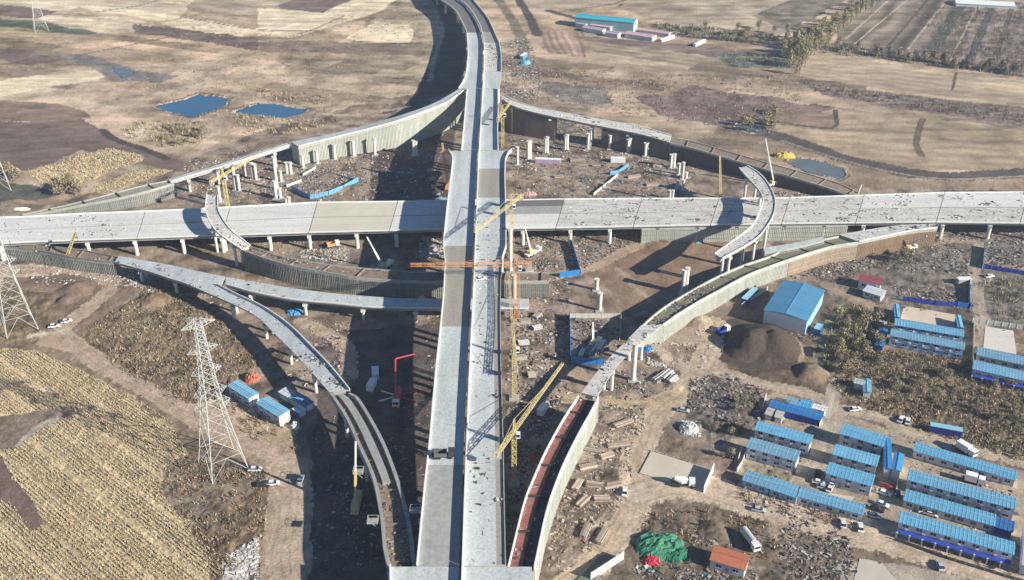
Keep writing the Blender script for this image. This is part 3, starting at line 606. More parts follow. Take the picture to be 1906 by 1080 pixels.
# work platforms hanging on the open left ramp
for x,y,z,s in((675,878,12.6,-1),(702,970,13.3,-1),(765,950,13.3,1)):
    c=U(x+s*8,y,z); mb=MB(); mb.box((0,0,0),(3.2,2.6,.12),scafp)
    for a in(-1.5,1.5):
        for b_ in(-1.2,1.2): mb.box((a,b_,.6),(.1,.1,1.2),scafl)
    for b_ in(-1.2,1.2): mb.box((0,b_,1.15),(3.1,.08,.08),scafl)
    for a in(-1.5,1.5): mb.box((a,0,1.15),(.08,2.4,.08),scafl)
    for b_ in(-1.2,1.2): mb.bar((0,b_,-.06),(-s*1.8,b_,-1.9),.12,scafp)
    o=mb.build('work_platform',None,c); tag(o,'small railed platform on the open left ramp','platform','work platforms hanging on the open left ramp')
# ---------------------------------------------------------------- free-standing piers
pc={}
def pier_at(x,y,ty,w,label,group,pairg=False,lean=0):
    h=max(2.,round(zof(x,y,ty)*2)/2); k=(h,w,pairg)
    if k not in pc:
        mb=MB(); mb.cyl((0,0,-.4),(0,0,h-1.2),w/2,pierm,14); s=MB(); s.cyl((0,0,h-1.2),(0,0,h),w/2,pierm,14,r2=w*.72)
        f=MB(); f.box((0,0,.15),(w*2,w*2,.5),under)
        pc[k]=(mb.mesh('shaft'),s.mesh('capital'),f.mesh('footing'))
    t=thing('bridge_pier',label,'pier',U(x,y),0,group)
    for me_,nm in zip(pc[k],('shaft','capital','footing')): place(me_,nm,t)
g1='bare piers standing among the ramps at upper left'
for x,y,ty in((410,377,347),(439,354,306),(445.6,355,326),(471.6,334,304),(477,335,305.6),(516,353,291.5),(523.6,339,318),(534.6,324.5,302),(541.7,324.5,302),(514,370,337),(522,368.6,351),(533,382,368.6),(538.5,382,367),(591,305,280),(623.5,297,269),(658.5,291.5,262),(698,289,256),(564.5,313.5,288)):
    pier_at(x,y,ty,1.7,'bare white pier between upper left ramp and viaduct',g1)
for x,y,ty in((770,291,262),(775,290,264)): pier_at(x,y,ty,1.5,'pier of a pair standing in shadow left of the expressway','shaded pier pair')
g2='bare piers in a row at upper right'
for x,y,ty in((963,307,274),(983,297,262),(987,296,262),(1015,286,256),(1018.5,286,255),(1052,280,252),(1055.5,280,251),(1094,278,249),(1134.6,277.5,252),(1168.5,284,259),(1172,283,257),(1200.5,291,266),(1204,290,265),(1248,313,288),(1254,312,287)):
    pier_at(x,y,ty,1.6,'bare white pier inside the upper right ramp',g2)
for x,y,ty in((1263,325,304),(1270,333,303),(1277,332,321),(1261,352,337),(1271,355,336),(1246,371,354),(1251.5,371,354)): pier_at(x,y,ty,1.4,'short white pier in the right cluster','clustered short piers at right')
pier_at(1110,540,519,1.8,'stubby white pier nearer the low viaduct, on bare earth right of the expressway',None)
pier_at(1116,578,546,1.8,'white pier in front of a stubbier one, above the fenced pit',None)
for x,y,ty in((1270,548,503),(1276,546,499)): pier_at(x,y,ty,1.7,'pier of the tall pair beside the olive ramp','tall pier pair by the olive ramp')
for x,y,ty in((950,505,425),(957,560,512)): pier_at(x,y,ty,1.7,'tall white pier against the deck edge','piers tight beside the deck')
pier_at(1178,708,640,1.9,'pale green pier under the deck right of the fenced pit',None)
# ---------------------------------------------------------------- transmission towers
def tower(cx,cy,h,base,rot,label,arms,lvl=0):
    c=U(cx,cy); t=thing('transmission_tower',label,'pylon',c,rot)
    prof=[(0,base/2),(h*.12,base*.42),(h*.5,base*.2),(h*.8,base*.12),(h,base*.08)]
    def wd(z): return float(np.interp(z,[p[0] for p in prof],[p[1] for p in prof]))
    def cr(k,z): s=((-1,-1),(1,-1),(1,1),(-1,1))[k%4]; w=wd(z); return (s[0]*w,s[1]*w,z)
    zs=[h*.12]
    while zs[-1]<h-.5: zs.append(min(h,zs[-1]+max(1.6,wd(zs[-1])*1.7)))
    for k in range(4):
        mb=MB()
        for a,b_ in zip([0]+zs[:-1],zs): mb.bar(cr(k,a),cr(k,b_),.22 if a<h*.5 else .17,steel)
        mb.build('leg',t)
    mb=MB()
    for k in range(4):
        m0=(np.array(cr(k,zs[0]))+np.array(cr(k+1,zs[0])))/2
        mb.bar(cr(k,0),m0,.12,steel); mb.bar(cr(k+1,0),m0,.12,steel); mb.bar(cr(k,zs[0]),cr(k+1,zs[0]),.12,steel)
        for a,b_ in zip(zs[:-1],zs[1:]):
            mb.bar(cr(k,a),cr(k+1,b_),.11,steel); mb.bar(cr(k+1,a),cr(k,b_),.11,steel); mb.bar(cr(k,b_),cr(k+1,b_),.1,steel)
    mb.build('bracing',t)
    for z,l in arms:
        for s in(-1,1):
            mb=MB(); tip=(s*l,0,z+.3); w=wd(z)
            for yy in(-w,w):
                mb.bar((s*w,yy,z),tip,.13,steel); mb.bar((s*w,yy,z+1.8),tip,.13,steel)
            for f in(.3,.6):
                q=[Vector((s*w,yy,z+dz)).lerp(Vector(tip),f) for yy in(-w,w) for dz in(0,1.8)]
                mb.bar(q[0],q[1],.12,steel); mb.bar(q[2],q[3],.12,steel); mb.bar(q[0],q[2],.12,steel); mb.bar(q[0],q[3],.12,steel)
            mb.bar((s*l,0,z+.3),(s*l,0,z-1.8),.18,glass)
            mb.build('crossarm',t)
arm=[(25,6),(30,5.5),(38,5),(46,5),(55,5.5)]
tower(416,868,57,12.5,.62,'tall lattice transmission tower standing beside the blue roofed cabins at left',arm)
tower(36,610,62,12,.62,'lattice transmission tower cut off by the left edge beside the dirt track',arm)
tower(-2,352,56,11,.5,'lattice transmission tower at the left edge near the dark soil field',arm)
tower(77,57,44,10,.5,'distant faint transmission tower in the top left fields',[(30,7),(36,8),(43,7)])
c5=U(-14,1030,28); 
tower(-30,1215,57,12,.62,'transmission tower whose arm tip shows at the lower left edge',[(25,9),(31,9)])
# ---------------------------------------------------------------- cranes
def tower_crane(bx,by,h,cend,tip,label,col=yel,w=1.4,hidden=0):
    b_=U(bx,by); t=thing('tower_crane',label,'crane',b_)
    q=Vector((b_.x,b_.y,0)); a=U(cend[0],cend[1],h)-q; e=U(tip[0],tip[1],h)-q
    # keep the jib through the mast head
    d=Vector((e.x-a.x,e.y-a.y,0)).normalized(); la=Vector((a.x,a.y,0)).length; le=Vector((e.x,e.y,0)).length
    a=Vector((-d.x*la,-d.y*la,h)); e=Vector((d.x*le,d.y*le,h))
    mb=MB(); lattice(mb,(0,0,0),(0,0,h-.8),w,col,.2); mb.build('mast',t)
    mb=MB(); lattice(mb,(0,0,h),e,w*.7,col,.11,step=2.4,w2=w*.5); mb.build('jib',t)
    if la>2: mb=MB(); lattice(mb,(0,0,h),a,w*.7,col,.14,step=2.2); mb.build('counter_jib',t); mb=MB(); mb.box(a*.85+Vector((0,0,.15*h-1.2)),(1.8,1.8,1.6),under); mb.build('counterweight',t)
    mb=MB(); lattice(mb,(0,0,h),(0,0,h+4.5),.9,col,.18,w2=.3); mb.bar((0,0,h+4.5),e*.62+Vector((0,0,h*.38+.5)),.1,col); mb.bar((0,0,h+4.5),a*.8+Vector((0,0,h*.2+.5)),.1,col); mb.build('apex',t)
    mb=MB(); mb.box((1.2,-.8,h-1.2),(1.4,1.4,1.8),wht); mb.box((1.2,-1.52,h-1.1),(1.2,.05,1.),glass); mb.build('cab',t)
    mb=MB(); mb.box((0,0,.3),(3.6,3.6,.8),under); mb.build('base',t)
tower_crane(957,902,22,(926,850),(1051,677),'yellow tower crane with long jib over the red trough, right of the near expressway deck')
tower_crane(952,478,27,(965,360),(874,430),'yellow tower crane reaching over the expressway where it crosses the low viaduct')
tower_crane(957,742,23,(956,690),(941,487),'yellow tower crane with jib running parallel along the right side of the expressway')
tower_crane(936,285,24,(930,222),(957,188),'yellow tower crane beside the expressway where the upper right ramp leaves')
tower_crane(962,600,27,(990,494),(763,495),'orange tower crane whose jib lies straight across the expressway deck',orng,2.0)
tower_crane(425,391,19,(396,341),(482,292),'yellow tower crane behind the left flyover piece')
def mobile(bx,by,tip,tz,label,col=wht,yaw=.5,lat_=False,sz=1.):
    b_=U(bx,by); t=thing('mobile_crane',label,'crane',b_); e=U(tip[0],tip[1],tz)-b_
    mb=MB(); mb.box((0,0,1.15*sz),(9*sz,2.6*sz,.9*sz),col,yaw); mb.build('chassis',t)
    dx,dy=math.cos(yaw),math.sin(yaw); mb=MB(); mb.box((dx*3.8*sz,dy*3.8*sz,2.0*sz),(1.8*sz,2.5*sz,1.6*sz),col,yaw); mb.box((dx*4.72*sz,dy*4.72*sz,2.2*sz),(.06,2.*sz,.8*sz),glass,yaw); mb.build('cab',t)
    mb=MB(); mb.box((-dx*1.5*sz,-dy*1.5*sz,2.3*sz),(3.4*sz,2.5*sz,1.3*sz),yel if col is wht else col,yaw); mb.build('turntable_house',t)
    for i in(-3,-1.2,1.5,3.2):
        for s in(-1,1):
            c=Vector((dx*i*sz-dy*s*1.2*sz,dy*i*sz+dx*s*1.2*sz,.6*sz)); n_=Vector((-dy,dx,0)); mb=MB(); mb.cyl(c-n_*.25,c+n_*.25,.6*sz,rub,10); mb.build('wheel',t)
    mb=MB(); s0=Vector((-dx*1.5,-dy*1.5,2.8))
    if lat_: lattice(mb,s0,e,1.1,col,.2,w2=.6)
    else: mb.bar(s0,s0.lerp(e,.55),.75,col); mb.bar(s0.lerp(e,.5),e,.5,wht)
    mb.build('boom',t); mb=MB(); mb.bar(e,Vector((e.x,e.y,max(1,e.z-6))),.12,dark); mb.build('hoist_line',t)
mobile(1341,392,(1340,289),30,'yellow crawler crane with upright boom behind the low viaduct at right',yel,1.3,True)
mobile(1443,345,(1425,258),27,'white crane with tall thin boom by the right flyover stub',wht,.4)
mobile(716,500,(683,441),17,'crane with slanted pale boom in the shadow left of the expressway',wht,.9)
mobile(131,493,(141,432),18,'small yellow crane with dark boom at the scaffolded ramp far left',yel,.2,True)
mobile(1694,464,(1725,440),9,'small crane with white boom beside the brown sided ramp at right',wht,.3,sz=.7)
mobile(1597,378,(1604,344),10,'yellow crane standing behind the low viaduct near the pond',yel,.2,sz=.8)
mobile(664,944,(662,822),26,'mobile crane in shadow with boom reaching up beside the open left ramp',yel,1.55)
mobile(836,350,(823,266),24,'orange boomed crane just left of the expressway above the low viaduct',orng,1.4,True)
mobile(992,474,(977,422),15,'crane with pink white boom among materials below the low viaduct, right of the expressway',wht,.8)
mobile(1108,640,(1104,600),8,'small white crane working inside the fenced pit',wht,.8,sz=.7)
# red concrete pump
c=U(740,742); t=thing('concrete_pump_truck','red concrete pump truck with spread outriggers and raised boom in the expressway shadow','truck',c)
mb=MB(); mb.box((0,0,1.3),(2.6,9.5,1.),redp); mb.build('chassis',t); mb=MB(); mb.box((0,-5.3,1.9),(2.5,1.8,2.4),wht); mb.box((0,-6.22,2.3),(2.1,.06,1),glass); mb.build('cab',t)
for a in(35,-30,145,210,90,-90):
    a=math.radians(a); mb=MB(); mb.bar((0,0,1.2),(math.cos(a)*7.5,math.sin(a)*6,.9),.4,redp if a<1.2 else wht); mb.box((math.cos(a)*7.5,math.sin(a)*6,.5),(.8,.8,1.),redp); mb.build('outrigger',t)
for i in(-4.6,-2.2,2.4,3.8):
    for s in(-1,1): mb=MB(); mb.cyl((s*1.05,i,.55),(s*1.35,i,.55),.55,rub,10); mb.build('wheel',t)
p1=U(736.5,716,5)-c; p2=U(736,668,17)-c; p3=U(772,659,17)-c
for a,b_ in(((0,0,2),p1),(p1,p2),(p2,p3)): mb=MB(); mb.bar(a,b_,.5 if b_ is not p3 else .35,redp); mb.build('boom_section',t)
# ---------------------------------------------------------------- sheds
wmesh={}
def winmesh(w,h,fr):
    k=(w,h,fr)
    if k not in wmesh:
        g_=MB(); g_.box((0,0,0),(w,.08,h),glass); mb=MB(); mb.box((0,-.05,-h/2-.06),(w+.2,.14,.1),fr); mb.box((0,-.03,h/2+.05),(w+.2,.12,.1),fr); mb.box((0,-.05,0),(.08,.06,h),fr)
        wmesh[k]=(mb.mesh('window'),g_.mesh('pane'))
    return wmesh[k]
def shed(A,B,C,h,label,cat='barracks',name='site_barracks',roof=roofc,wall=wallm,rib=ribm,floors=1,win=1,ridge='x',ribs=1.1,awn=None,pitch=.17,gable=wallw,door=True,group=None,wp=3.64):
    a=U(A[0],A[1],h);b_=U(B[0],B[1],h);c=U(C[0],C[1],h)
    u=(b_-a);u.z=0;Lx=u.length;u.normalize();v=Vector((-u.y,u.x,0));D=max(2.2,(c-a).dot(v)); rz=math.atan2(u.y,u.x)
    t=thing(name,label,cat,(a.x,a.y,0),rz,group)
    if roof in (roofc,roofs):
        q=(int(A[0]*7+A[1]*3)%5); b0=(.11,.345,.53) if roof is roofc else (.13,.33,.50)
        f_=(.85,1.,1.12,.94,1.05)[q]; g_=(.02,0,.015,.035,.005)[q]; roof=mat('%s %d'%(roof.name.split('.')[0],q),(b0[0]*f_+g_,b0[1]*f_,b0[2]*f_-g_),.5,.3,.35)
    if floors>1:
        for i in range(int(Lx/5)): mb=MB(); mb.box((2.4+i*5,-.22,h/2+.55),(.8,.35,.55),wallw); mb.build('air_conditioner',t)
    # walls
    rh=pitch*(D/2 if ridge=='x' else Lx/2); mb=MB(); mb.box((Lx/2,D/2,h/2-.05),(Lx,D,h-.1),wall)
    if ridge=='x':
        for x in(.0,Lx): 
            mb.add([(x,0,h-.1),(x,D,h-.1),(x,D/2,h+rh-.05)],[(0,1,2)],gable)
            mb.add([(x+(.02 if x else -.02),yy,zz) for yy,zz in((0.02,0),(D-.02,0),(D-.02,h-.12),(.02,h-.12))],[(0,1,2,3)],gable)
    else:
        for yy in(0,D): mb.add([(0,yy,h-.1),(Lx,yy,h-.1),(Lx/2,yy,h+rh-.05)],[(0,1,2)],gable)
        mb.add([(Lx+.02,yy,zz) for yy,zz in((0.02,0),(D-.02,0),(D-.02,h-.12),(.02,h-.12))],[(0,1,2,3)],gable)
    mb.build('wall',t)
    # roof
    mb=MB(); o=.35
    if ridge=='x':
        P0=[(-o,-o,h-o*pitch),(Lx+o,-o,h-o*pitch),(Lx+o,D/2,h+rh),(-o,D/2,h+rh),(Lx+o,D+o,h-o*pitch),(-o,D+o,h-o*pitch)]
    else:
        P0=[(-o,-o,h-o*pitch),(-o,D+o,h-o*pitch),(Lx/2,D+o,h+rh),(Lx/2,-o,h+rh),(Lx+o,D+o,h-o*pitch),(Lx+o,-o,h-o*pitch)]
    th=.12
    vs=[p for p in P0]+[(p[0],p[1],p[2]-th) for p in P0]
    mb.add(vs,[(0,1,2,3),(3,2,4,5),(7,6,9,8),(8,9,11,10),(0,6,7,1),(1,7,8,2),(2,8,10,4),(4,10,11,5),(5,11,9,3),(3,9,6,0)],roof)
    if ribs:
        span=(Lx if ridge=='x' else D); k=int(span/ribs)
        for i in range(k+1):
            s=i*span/k
            if ridge=='x':
                mb.bar((s,-o,h-o*pitch+.03),(s,D/2,h+rh+.03),.16,rib,h=.08); mb.bar((s,D/2,h+rh+.03),(s,D+o,h-o*pitch+.03),.16,rib,h=.08)
            else:
                mb.bar((-o,s,h-o*pitch+.03),(Lx/2,s,h+rh+.03),.16,rib,h=.08); mb.bar((Lx/2,s,h+rh+.03),(Lx+o,s,h-o*pitch+.03),.16,rib,h=.08)
    if ridge=='x': mb.bar((-o,D/2,h+rh+.06),(Lx+o,D/2,h+rh+.06),.3,rib,h=.1)
    else: mb.bar((Lx/2,-o,h+rh+.06),(Lx/2,D+o,h+rh+.06),.3,rib,h=.1)
    mb.build('roof',t)
    if win:
        n_=max(1,int(Lx/wp)); 
        for f in range(floors):
            z=1.55+f*(h/floors) if floors>1 else h*.55
            for i in range(n_):
                wf,wp_=winmesh(1.6,1.15,wallw); wo=place(wf,'window',t,((i+.5)*Lx/n_,-.04,z),0); place(wp_,'pane',wo)
        if door:
            for i in range(0,n_,3):
                mb=MB(); mb.box(((i+1.)*Lx/n_,-.03,1.02),(.95,.08,2.04),mat('door grey',(.2,.24,.3),.6,.1,1.)); mb.build('door',t)
    if floors>1: mb=MB(); mb.box((Lx/2,-.06,h/2-.1),(Lx-.1,.1,.22),wallb); mb.build('floor_band',t)
    if awn:
        mb=MB(); mb.add([(0,-.02,h*.5),(Lx,-.02,h*.5),(Lx,-1.6,h*.5-.5),(0,-1.6,h*.5-.5)],[(0,3,2,1)],awn); mb.add([(0,-.02,h*.5-.06),(Lx,-.02,h*.5-.06),(Lx,-1.6,h*.5-.56),(0,-1.6,h*.5-.56)],[(0,1,2,3)],awn); mb.build('awning',t)
        for i in range(int(Lx/3.64)+1): mb=MB(); mb.box((i*3.64+.1,-1.5,h*.25-.2),(.5,.5,h*.5-.4),wallm); mb.build('awning_post',t)
    return t
shed((1432,756),(1527,782),(1437,743),3,'long deep blue roofed shed at the top of the left camp column',roof=roofd,rib=roofa,wall=dblue,win=0,ribs=2)
shed((1441,751),(1462,757),(1443,739),2.8,'small grey green roofed cabin behind the deep blue shed',roof=fend,rib=fend,win=0,name='site_cabin',cat='cabin')
shed((1464,750),(1486,756),(1467,739),2.8,'light blue cabin roof with pale streaks behind the deep blue shed',roof=roofs,win=0,name='site_cabin',cat='cabin')
shed((1488,756),(1508,761),(1491,742),2.8,'bright blue cabin behind the deep blue shed',roof=roofa,win=0,name='site_cabin',cat='cabin')
shed((1512,758),(1535,765),(1514,751),2.4,'white roofed cabin behind the right end of the deep blue shed',roof=wallw,rib=wallm,win=0,name='site_cabin',cat='cabin')
shed((1425,770),(1435,773),(1430,757),2.6,'left of two pale square containers before the deep blue shed',roof=scafl,rib=pale,win=0,ribs=0,name='container',cat='container')
shed((1443,775),(1455,778),(1448,763),2.6,'right of two pale square containers before the deep blue shed',roof=scafl,rib=pale,win=0,ribs=0,name='container',cat='container')
F2=dict(floors=2)
shed((1406,799),(1507,826),(1413,784),5,'two storey camp block just below the deep blue shed',**F2)
shed((1391,832),(1482,858),(1400,815),4.8,'second two storey camp block down in the left camp column',roof=roofs,**F2)
shed((1383,893),(1431,908),(1390,875),3,'low blue roofed block at the left end of the row by the dirt road',roof=roofs,wall=wallb)
shed((1433.5,909),(1483,926),(1439,889),3,'low blue roofed block in the middle of the row by the dirt road',roof=roofs,wall=wallb)
shed((1486,923),(1605,957),(1492,907),3.2,'long low blue roofed block at the right end of the row by the dirt road',roof=roofs)
shed((1564,806),(1642,830),(1570,788),5,'topmost two storey block in the middle camp column',**F2)
shed((1551,845),(1631,867),(1556,827),4.8,'middle two storey block of the middle camp column',**F2)
shed((1538,880),(1622,904),(1543,860.5),4.6,'lowest two storey block of the middle camp column beside parked cars',**F2)
shed((1647.6,870),(1659,872),(1660,818),4.2,'narrow dark blue roofed building standing end on between the camp columns',roof=roofd,rib=roofa,ridge='y',win=0,gable=wallm)
shed((1660.5,872),(1676,876),(1668,843),4.2,'short azure roofed building beside the narrow dark blue one',roof=roofa,rib=roofs,ridge='y',win=0)
shed((1701,838),(1889,893),(1705,823),3.2,'long single storey block at the top of the right camp column')
shed((1690,892),(1889,947),(1694,874),5,'long two storey block second in the right camp column',roof=roofs,**F2)
shed((1683,930),(1850,978),(1687,911),3,'long single storey block third in the right camp column')
shed((1852,979),(1884,989),(1857,962),2.9,'deep blue tarpaulin covered shed end in the right camp column',roof=roofd,rib=roofd,wall=dblue,win=0)
shed((1674,971),(1886,1031),(1679,951.5),5.2,'long two storey block with blue ground floor awnings nearest the camera',awn=dblue,**F2)
shed((1902,1050),(1990,1075),(1906,985),4,'pale building cut off by the right edge beside the nearest camp blocks',roof=roofp,rib=roofp,win=0)
shed((1666,604),(1793,626),(1670,593),5,'long two storey block closing the yard of the U shaped camp',roof=roofs,wall=wallb,**F2)
shed((1658,624),(1794,650),(1660,612),5,'two storey block in front of the U shaped camp, above the scrub',roof=roofs,wall=wallb,**F2)
shed((1667,589),(1675,590),(1672,567),3.4,'left wing of the U shaped camp',roof=roofc,wall=dblue,ridge='y',win=0,ribs=0,name='camp_wing')
shed((1784,608),(1792,609),(1787,588),3.4,'right wing of the U shaped camp',roof=roofc,wall=dblue,ridge='y',win=0,ribs=0,name='camp_wing')
shed((1819,660),(1990,697),(1822,646),3.3,'long blue roofed block at the right edge above the yard row',roof=roofs)
shed((1812,686),(1990,727),(1820,672),4,'deep blue roofed block with posts at the right edge below its neighbour',roof=roofs,awn=dblue)
shed((1630,642),(1644,645),(1640,611),2.8,'dark blue shed with two pale roof squares left of the U shaped camp',roof=roofd,rib=roofd,wall=dblue,ridge='y',win=0,name='site_cabin',cat='cabin')
shed((1590,712),(1608,716),(1592,704),2.8,'small pale blue roofed cabin among the scrub',roof=scafl,win=0,name='site_cabin',cat='cabin')
shed((1608,728),(1621,730),(1611,706),2.8,'bright blue cabin standing end on among the scrub',roof=roofs,win=0,ridge='y',name='site_cabin',cat='cabin')
shed((1423,577),(1502,597),(1457,522),6.7,'big blue roofed warehouse with white gable beside the dark earth mound',cat='warehouse',name='warehouse',roof=roofw,rib=roofc,ridge='y',ribs=6.5,wall=wallw,win=0,gable=wallb,pitch=.12)
shed((1599,522),(1639,530),(1605,510),4,'maroon roofed house behind the road',cat='house',name='house',roof=roofr,rib=roofr,wall=wallw,ribs=0)
shed((1607,541),(1640,551),(1612,530),3,'flat pale annex in front of the maroon roofed house',cat='house',name='house',roof=wallm,rib=wallm,ribs=0,pitch=.03)
shed((1323,1041),(1386,1060),(1329,1015),3.6,'orange brick roofed house beside the green netting',cat='house',name='house',roof=roofo,rib=roofo,ribs=0,pitch=.22)
shed((425,718),(463,742),(438,706),4.2,'upper left of the two blue roofed blocks by the lattice tower',roof=roofs,floors=2)
shed((478,750),(519,775),(497,739),4.6,'lower right of the two blue roofed blocks by the lattice tower',roof=roofs,floors=2)
shed((519,729),(535,738),(530,720),2.8,'grey flat roofed cabin in the shadow of the left ramp',roof=wallm,rib=pale,ribs=2,pitch=.03,name='site_cabin',cat='cabin',win=0)
shed((539,740),(554,749),(553,730),2.8,'teal roofed cabin next to the grey cabin under the left ramp',roof=roofs,ribs=0,pitch=.03,name='site_cabin',cat='cabin',win=0)
shed((556,744),(570,755),(566,736),2.8,'deep blue cabin at the end of the cabin cluster under the left ramp',roof=roofd,ribs=0,pitch=.03,name='site_cabin',cat='cabin',win=0)
shed((545,761),(557,768),(553,752),2.4,'pale blue box shaped cabin nearest the camera in the left cluster',roof=wallw,ribs=0,pitch=.03,name='site_cabin',cat='cabin',win=0,wall=fencb)
shed((1070,32),(1180,42.5),(1076,25),7.5,'far long turquoise roofed factory hall with white end',cat='factory hall',name='factory_hall',roof=rooft,rib=rooft,wall=mat('teal wall',(.22,.38,.42),.7,.1,.5),ribs=0,win=0)
for A,B,C,rf,lb in(((1072,43),(1090,46),(1074,40),roofp,'small mauve barrack at the left foot of the far hall'),((1084,51),(1121,57),(1087,47),roofp,'mauve barrack nearest the field before the far hall'),((1098,46),(1136,51),(1101,43),roofpk,'pink barrack in the middle row before the far hall'),((1108,43),(1142,48),(1110,40),roofpk,'pink barrack close against the far hall'),((1126,60),(1150,64),(1128,56),roofp,'short mauve barrack right of the nearest one'),((1163,62),(1214,70),(1168,57),roofpk,'long pink barrack right of the far hall'),((1195,56),(1245,63),(1200,53),roofpk,'pale pink shed behind the long pink barrack')):
    shed(A,B,C,3.2,lb,roof=rf,rib=rf,ribs=0,win=0)
shed((1780,6),(1890,12),(1786,-2),2.5,'long white greenhouse roof at the top right edge',cat='greenhouse',name='greenhouse',roof=wallw,rib=wallw,ribs=3,win=0)
for A,B,C,lb in(((1232,74),(1256,66),(1234,72),'long white prefabricated unit angled in the far yard'),((1295,82),(1314,74),(1297,80),'long white unit lying alone right of the far yard')): shed(A,B,C,2.2,lb,cat='prefab unit',name='prefab_unit',roof=wallw,rib=wallw,ribs=0,win=0)
# containers
def container(x,y,L_,rz,m,label):
    mb=MB(); mb.box((0,0,1.35),(L_,2.5,2.5),m)
    for i in range(int(L_/.5)): 
        for s in(-1,1): mb.box((-L_/2+.3+i*.5,s*1.27,1.35),(.14,.06,2.3),m)
    o=thing('container',label,'container',U(x,y),rz); mb.build('body',o)
    mb=MB(); mb.box((0,0,2.63),(L_+.06,2.56,.06),ribm if m in(fencb,dblue) else wallw)
    for s in(-1,1): mb.box((0,s*1.25,2.68),(L_+.04,.12,.1),ribm if m in(fencb,dblue) else wallw)
    mb.build('roof',o); mb=MB(); mb.box((L_/2+.04,0,1.35),(.05,2.3,2.3),wallm); mb.build('door',o)
container(1759,806,10.5,-.33,dblue,'blue freight container on the track above the right camp column')
container(1522,618,5,1.05,fencb,'blue container beside the big warehouse')
container(1395,556,12,.95,dblue,'dark blue container row in shade left of the warehouse')
container(1183,652,4,.3,fencb,'blue covered stack by the deck right of the fenced pit')
container(692,722,5.5,1.4,wallw,'nearer white box truck body in the expressway shadow')
container(699,700,5.5,1.7,wallw,'farther white box truck body in the expressway shadow')
container(1793,528,6,.1,scafl,'pale roofed container by the track at right')
container(1020,304,14,-.1,roofp,'mauve tarpaulin covered stack inside the upper right ramp')
container(1150,302,8,-.05,wallw,'white container inside the upper right ramp')
container(975,108,9,1.2,roofs,'pale blue cabin beside the far end of the expressway')
# ---------------------------------------------------------------- fences / walls
def fence(pts,h,m,label,name='fence',cat='fence',th=.12,post=2.5,z0=0.):
    W_=[U(x,y,z0) for x,y in pts]; t=thing(name,label,cat,W_[0]); o=W_[0]
    mb=MB(); pm=mb; k=0
    for a,b_ in zip(W_[:-1],W_[1:]):
        a=a-o;b_=b_-o; mb.bar((a.x,a.y,h/2),(b_.x,b_.y,h/2),th,m,h=h)
        n_=max(1,int((b_-a).length/post))
        for i in range(n_+1):
            c=a.lerp(b_,i/n_); pm.box((c.x,c.y,h/2+.05),(th+.14,th+.14,h+.1),m)
    mb.build('panel',t)
fence([(1060,592),(1062,677),(1124,680)],3,fencb,'blue fence along the left and near sides of the dark pit')
fence([(1060,592),(1156,592),(1153,634)],2.2,fenw,'pale fence along the far side of the dark pit')
fence([(1062,452),(1080,512),(1042,517)],2.8,fencb,'bright blue fence corner above the fenced pit')
fence([(543,354),(577,371),(612,364),(640,353),(667,338)],2.6,roofs,'bright blue fence around the works yard at upper left')
fence([(534,349),(561,339)],1.6,fenw,'short white wall at the left of the works yard'); fence([(564,328),(588,315)],1.6,fenw,'short white wall at the back of the works yard')
fence([(610,322),(660,336)],1.2,fenw,'pale slab wall on the right of the works yard')
fence([(1105,364),(1150,328)],1.6,fenw,'slanting pale wall inside the upper right ramp'); fence([(1136,326),(1152,322),(1170,310)],2,roofs,'light blue fence inside the upper right ramp')
fence([(1680,560),(1740,568),(1805,574)],2.2,dblue,'deep blue fence behind the road of the U shaped camp')
fence([(1782,572),(1803,575),(1803,525)],2.6,fencb,'blue corner fence beside the track at right')
fence([(1832,462),(1828,500)],2.4,roofs,'pale blue fence beyond the track at right'); fence([(1832,500),(1906,512),(1980,524)],2.0,dblue,'dark blue fence running to the right edge')
fence([(1810,600),(1906,614),(1990,626)],2.2,fenw,'long pale wall between the track and the right edge yard'); fence([(1812,602),(1810,685)],2.0,fenw,'pale wall down the left side of the right edge yard')
fence([(1310,917),(1327,878)],3.4,wallw,'white wall at the right end of the concrete pad'); fence([(1212,840),(1268,857),(1327,876)],.5,fenw,'low kerb wall along the back of the concrete pad')
fence([(1380,572),(1428,540)],1.8,fenw,'slim pale wall in shade left of the warehouse'); fence([(1372,878),(1382,862),(1390,838)],1.6,wallw,'white yard wall left of the second camp block')
fence([(1100,1080),(1160,1041)],3.,wallw,'white parapet wall at the bottom edge near the dirt road'); fence([(1666,925),(1672,890)],1.4,wallw,'white post rail wall at the left end of the third camp block')
fence([(1374,858),(1380,838)],2.,wallw,'short white wall at the left edge of the camp'); fence([(1420,760),(1425,742)],2.2,wallw,'white gate wall left of the deep blue shed')
fence([(1665,1005),(1760,1040),(1906,1085)],1.1,fend,'dark low wall along the near road at bottom right')
# pads
def pad(pts,m,h,label,name='concrete_pad',z=0):
    mb=MB(); P_=[U(x,y) for x,y in pts]; mb.prism([(p.x,p.y) for p in P_][::1],-.2,h,m); o=mb.build(name); tag(o,None,None,None,'structure')
pad([(1190,882),(1310,916),(1326,876),(1212,841)],mat('pad concrete',(.50,.45,.36),.85,.12,.15),.35,'pad')
pad([(1676,596),(1786,614),(1789,588),(1682,570)],mat('yard concrete',(.55,.47,.37),.85,.1,.2),.12,'yard')
pad([(1830,648),(1892,660),(1886,616),(1834,608)],mat('yard pale concrete',(.58,.54,.50),.85,.1,.2),.12,'yard')
pad([(1488,663),(1513,664),(1512,648),(1488,648)],mat('dark sheet',(.02,.03,.035),.7,.2,1.),.6,'sheet')
pad([(1062,1095),(1100,1095),(1138,1036),(1118,1034)],mat('green grey pad',(.14,.17,.13),.8,.15,.3),.5,'pad')
pad([(1585,1095),(1700,1120),(1640,1046),(1600,1040)],mat('lane concrete',(.47,.43,.37),.85,.1,.2),.1,'lane')
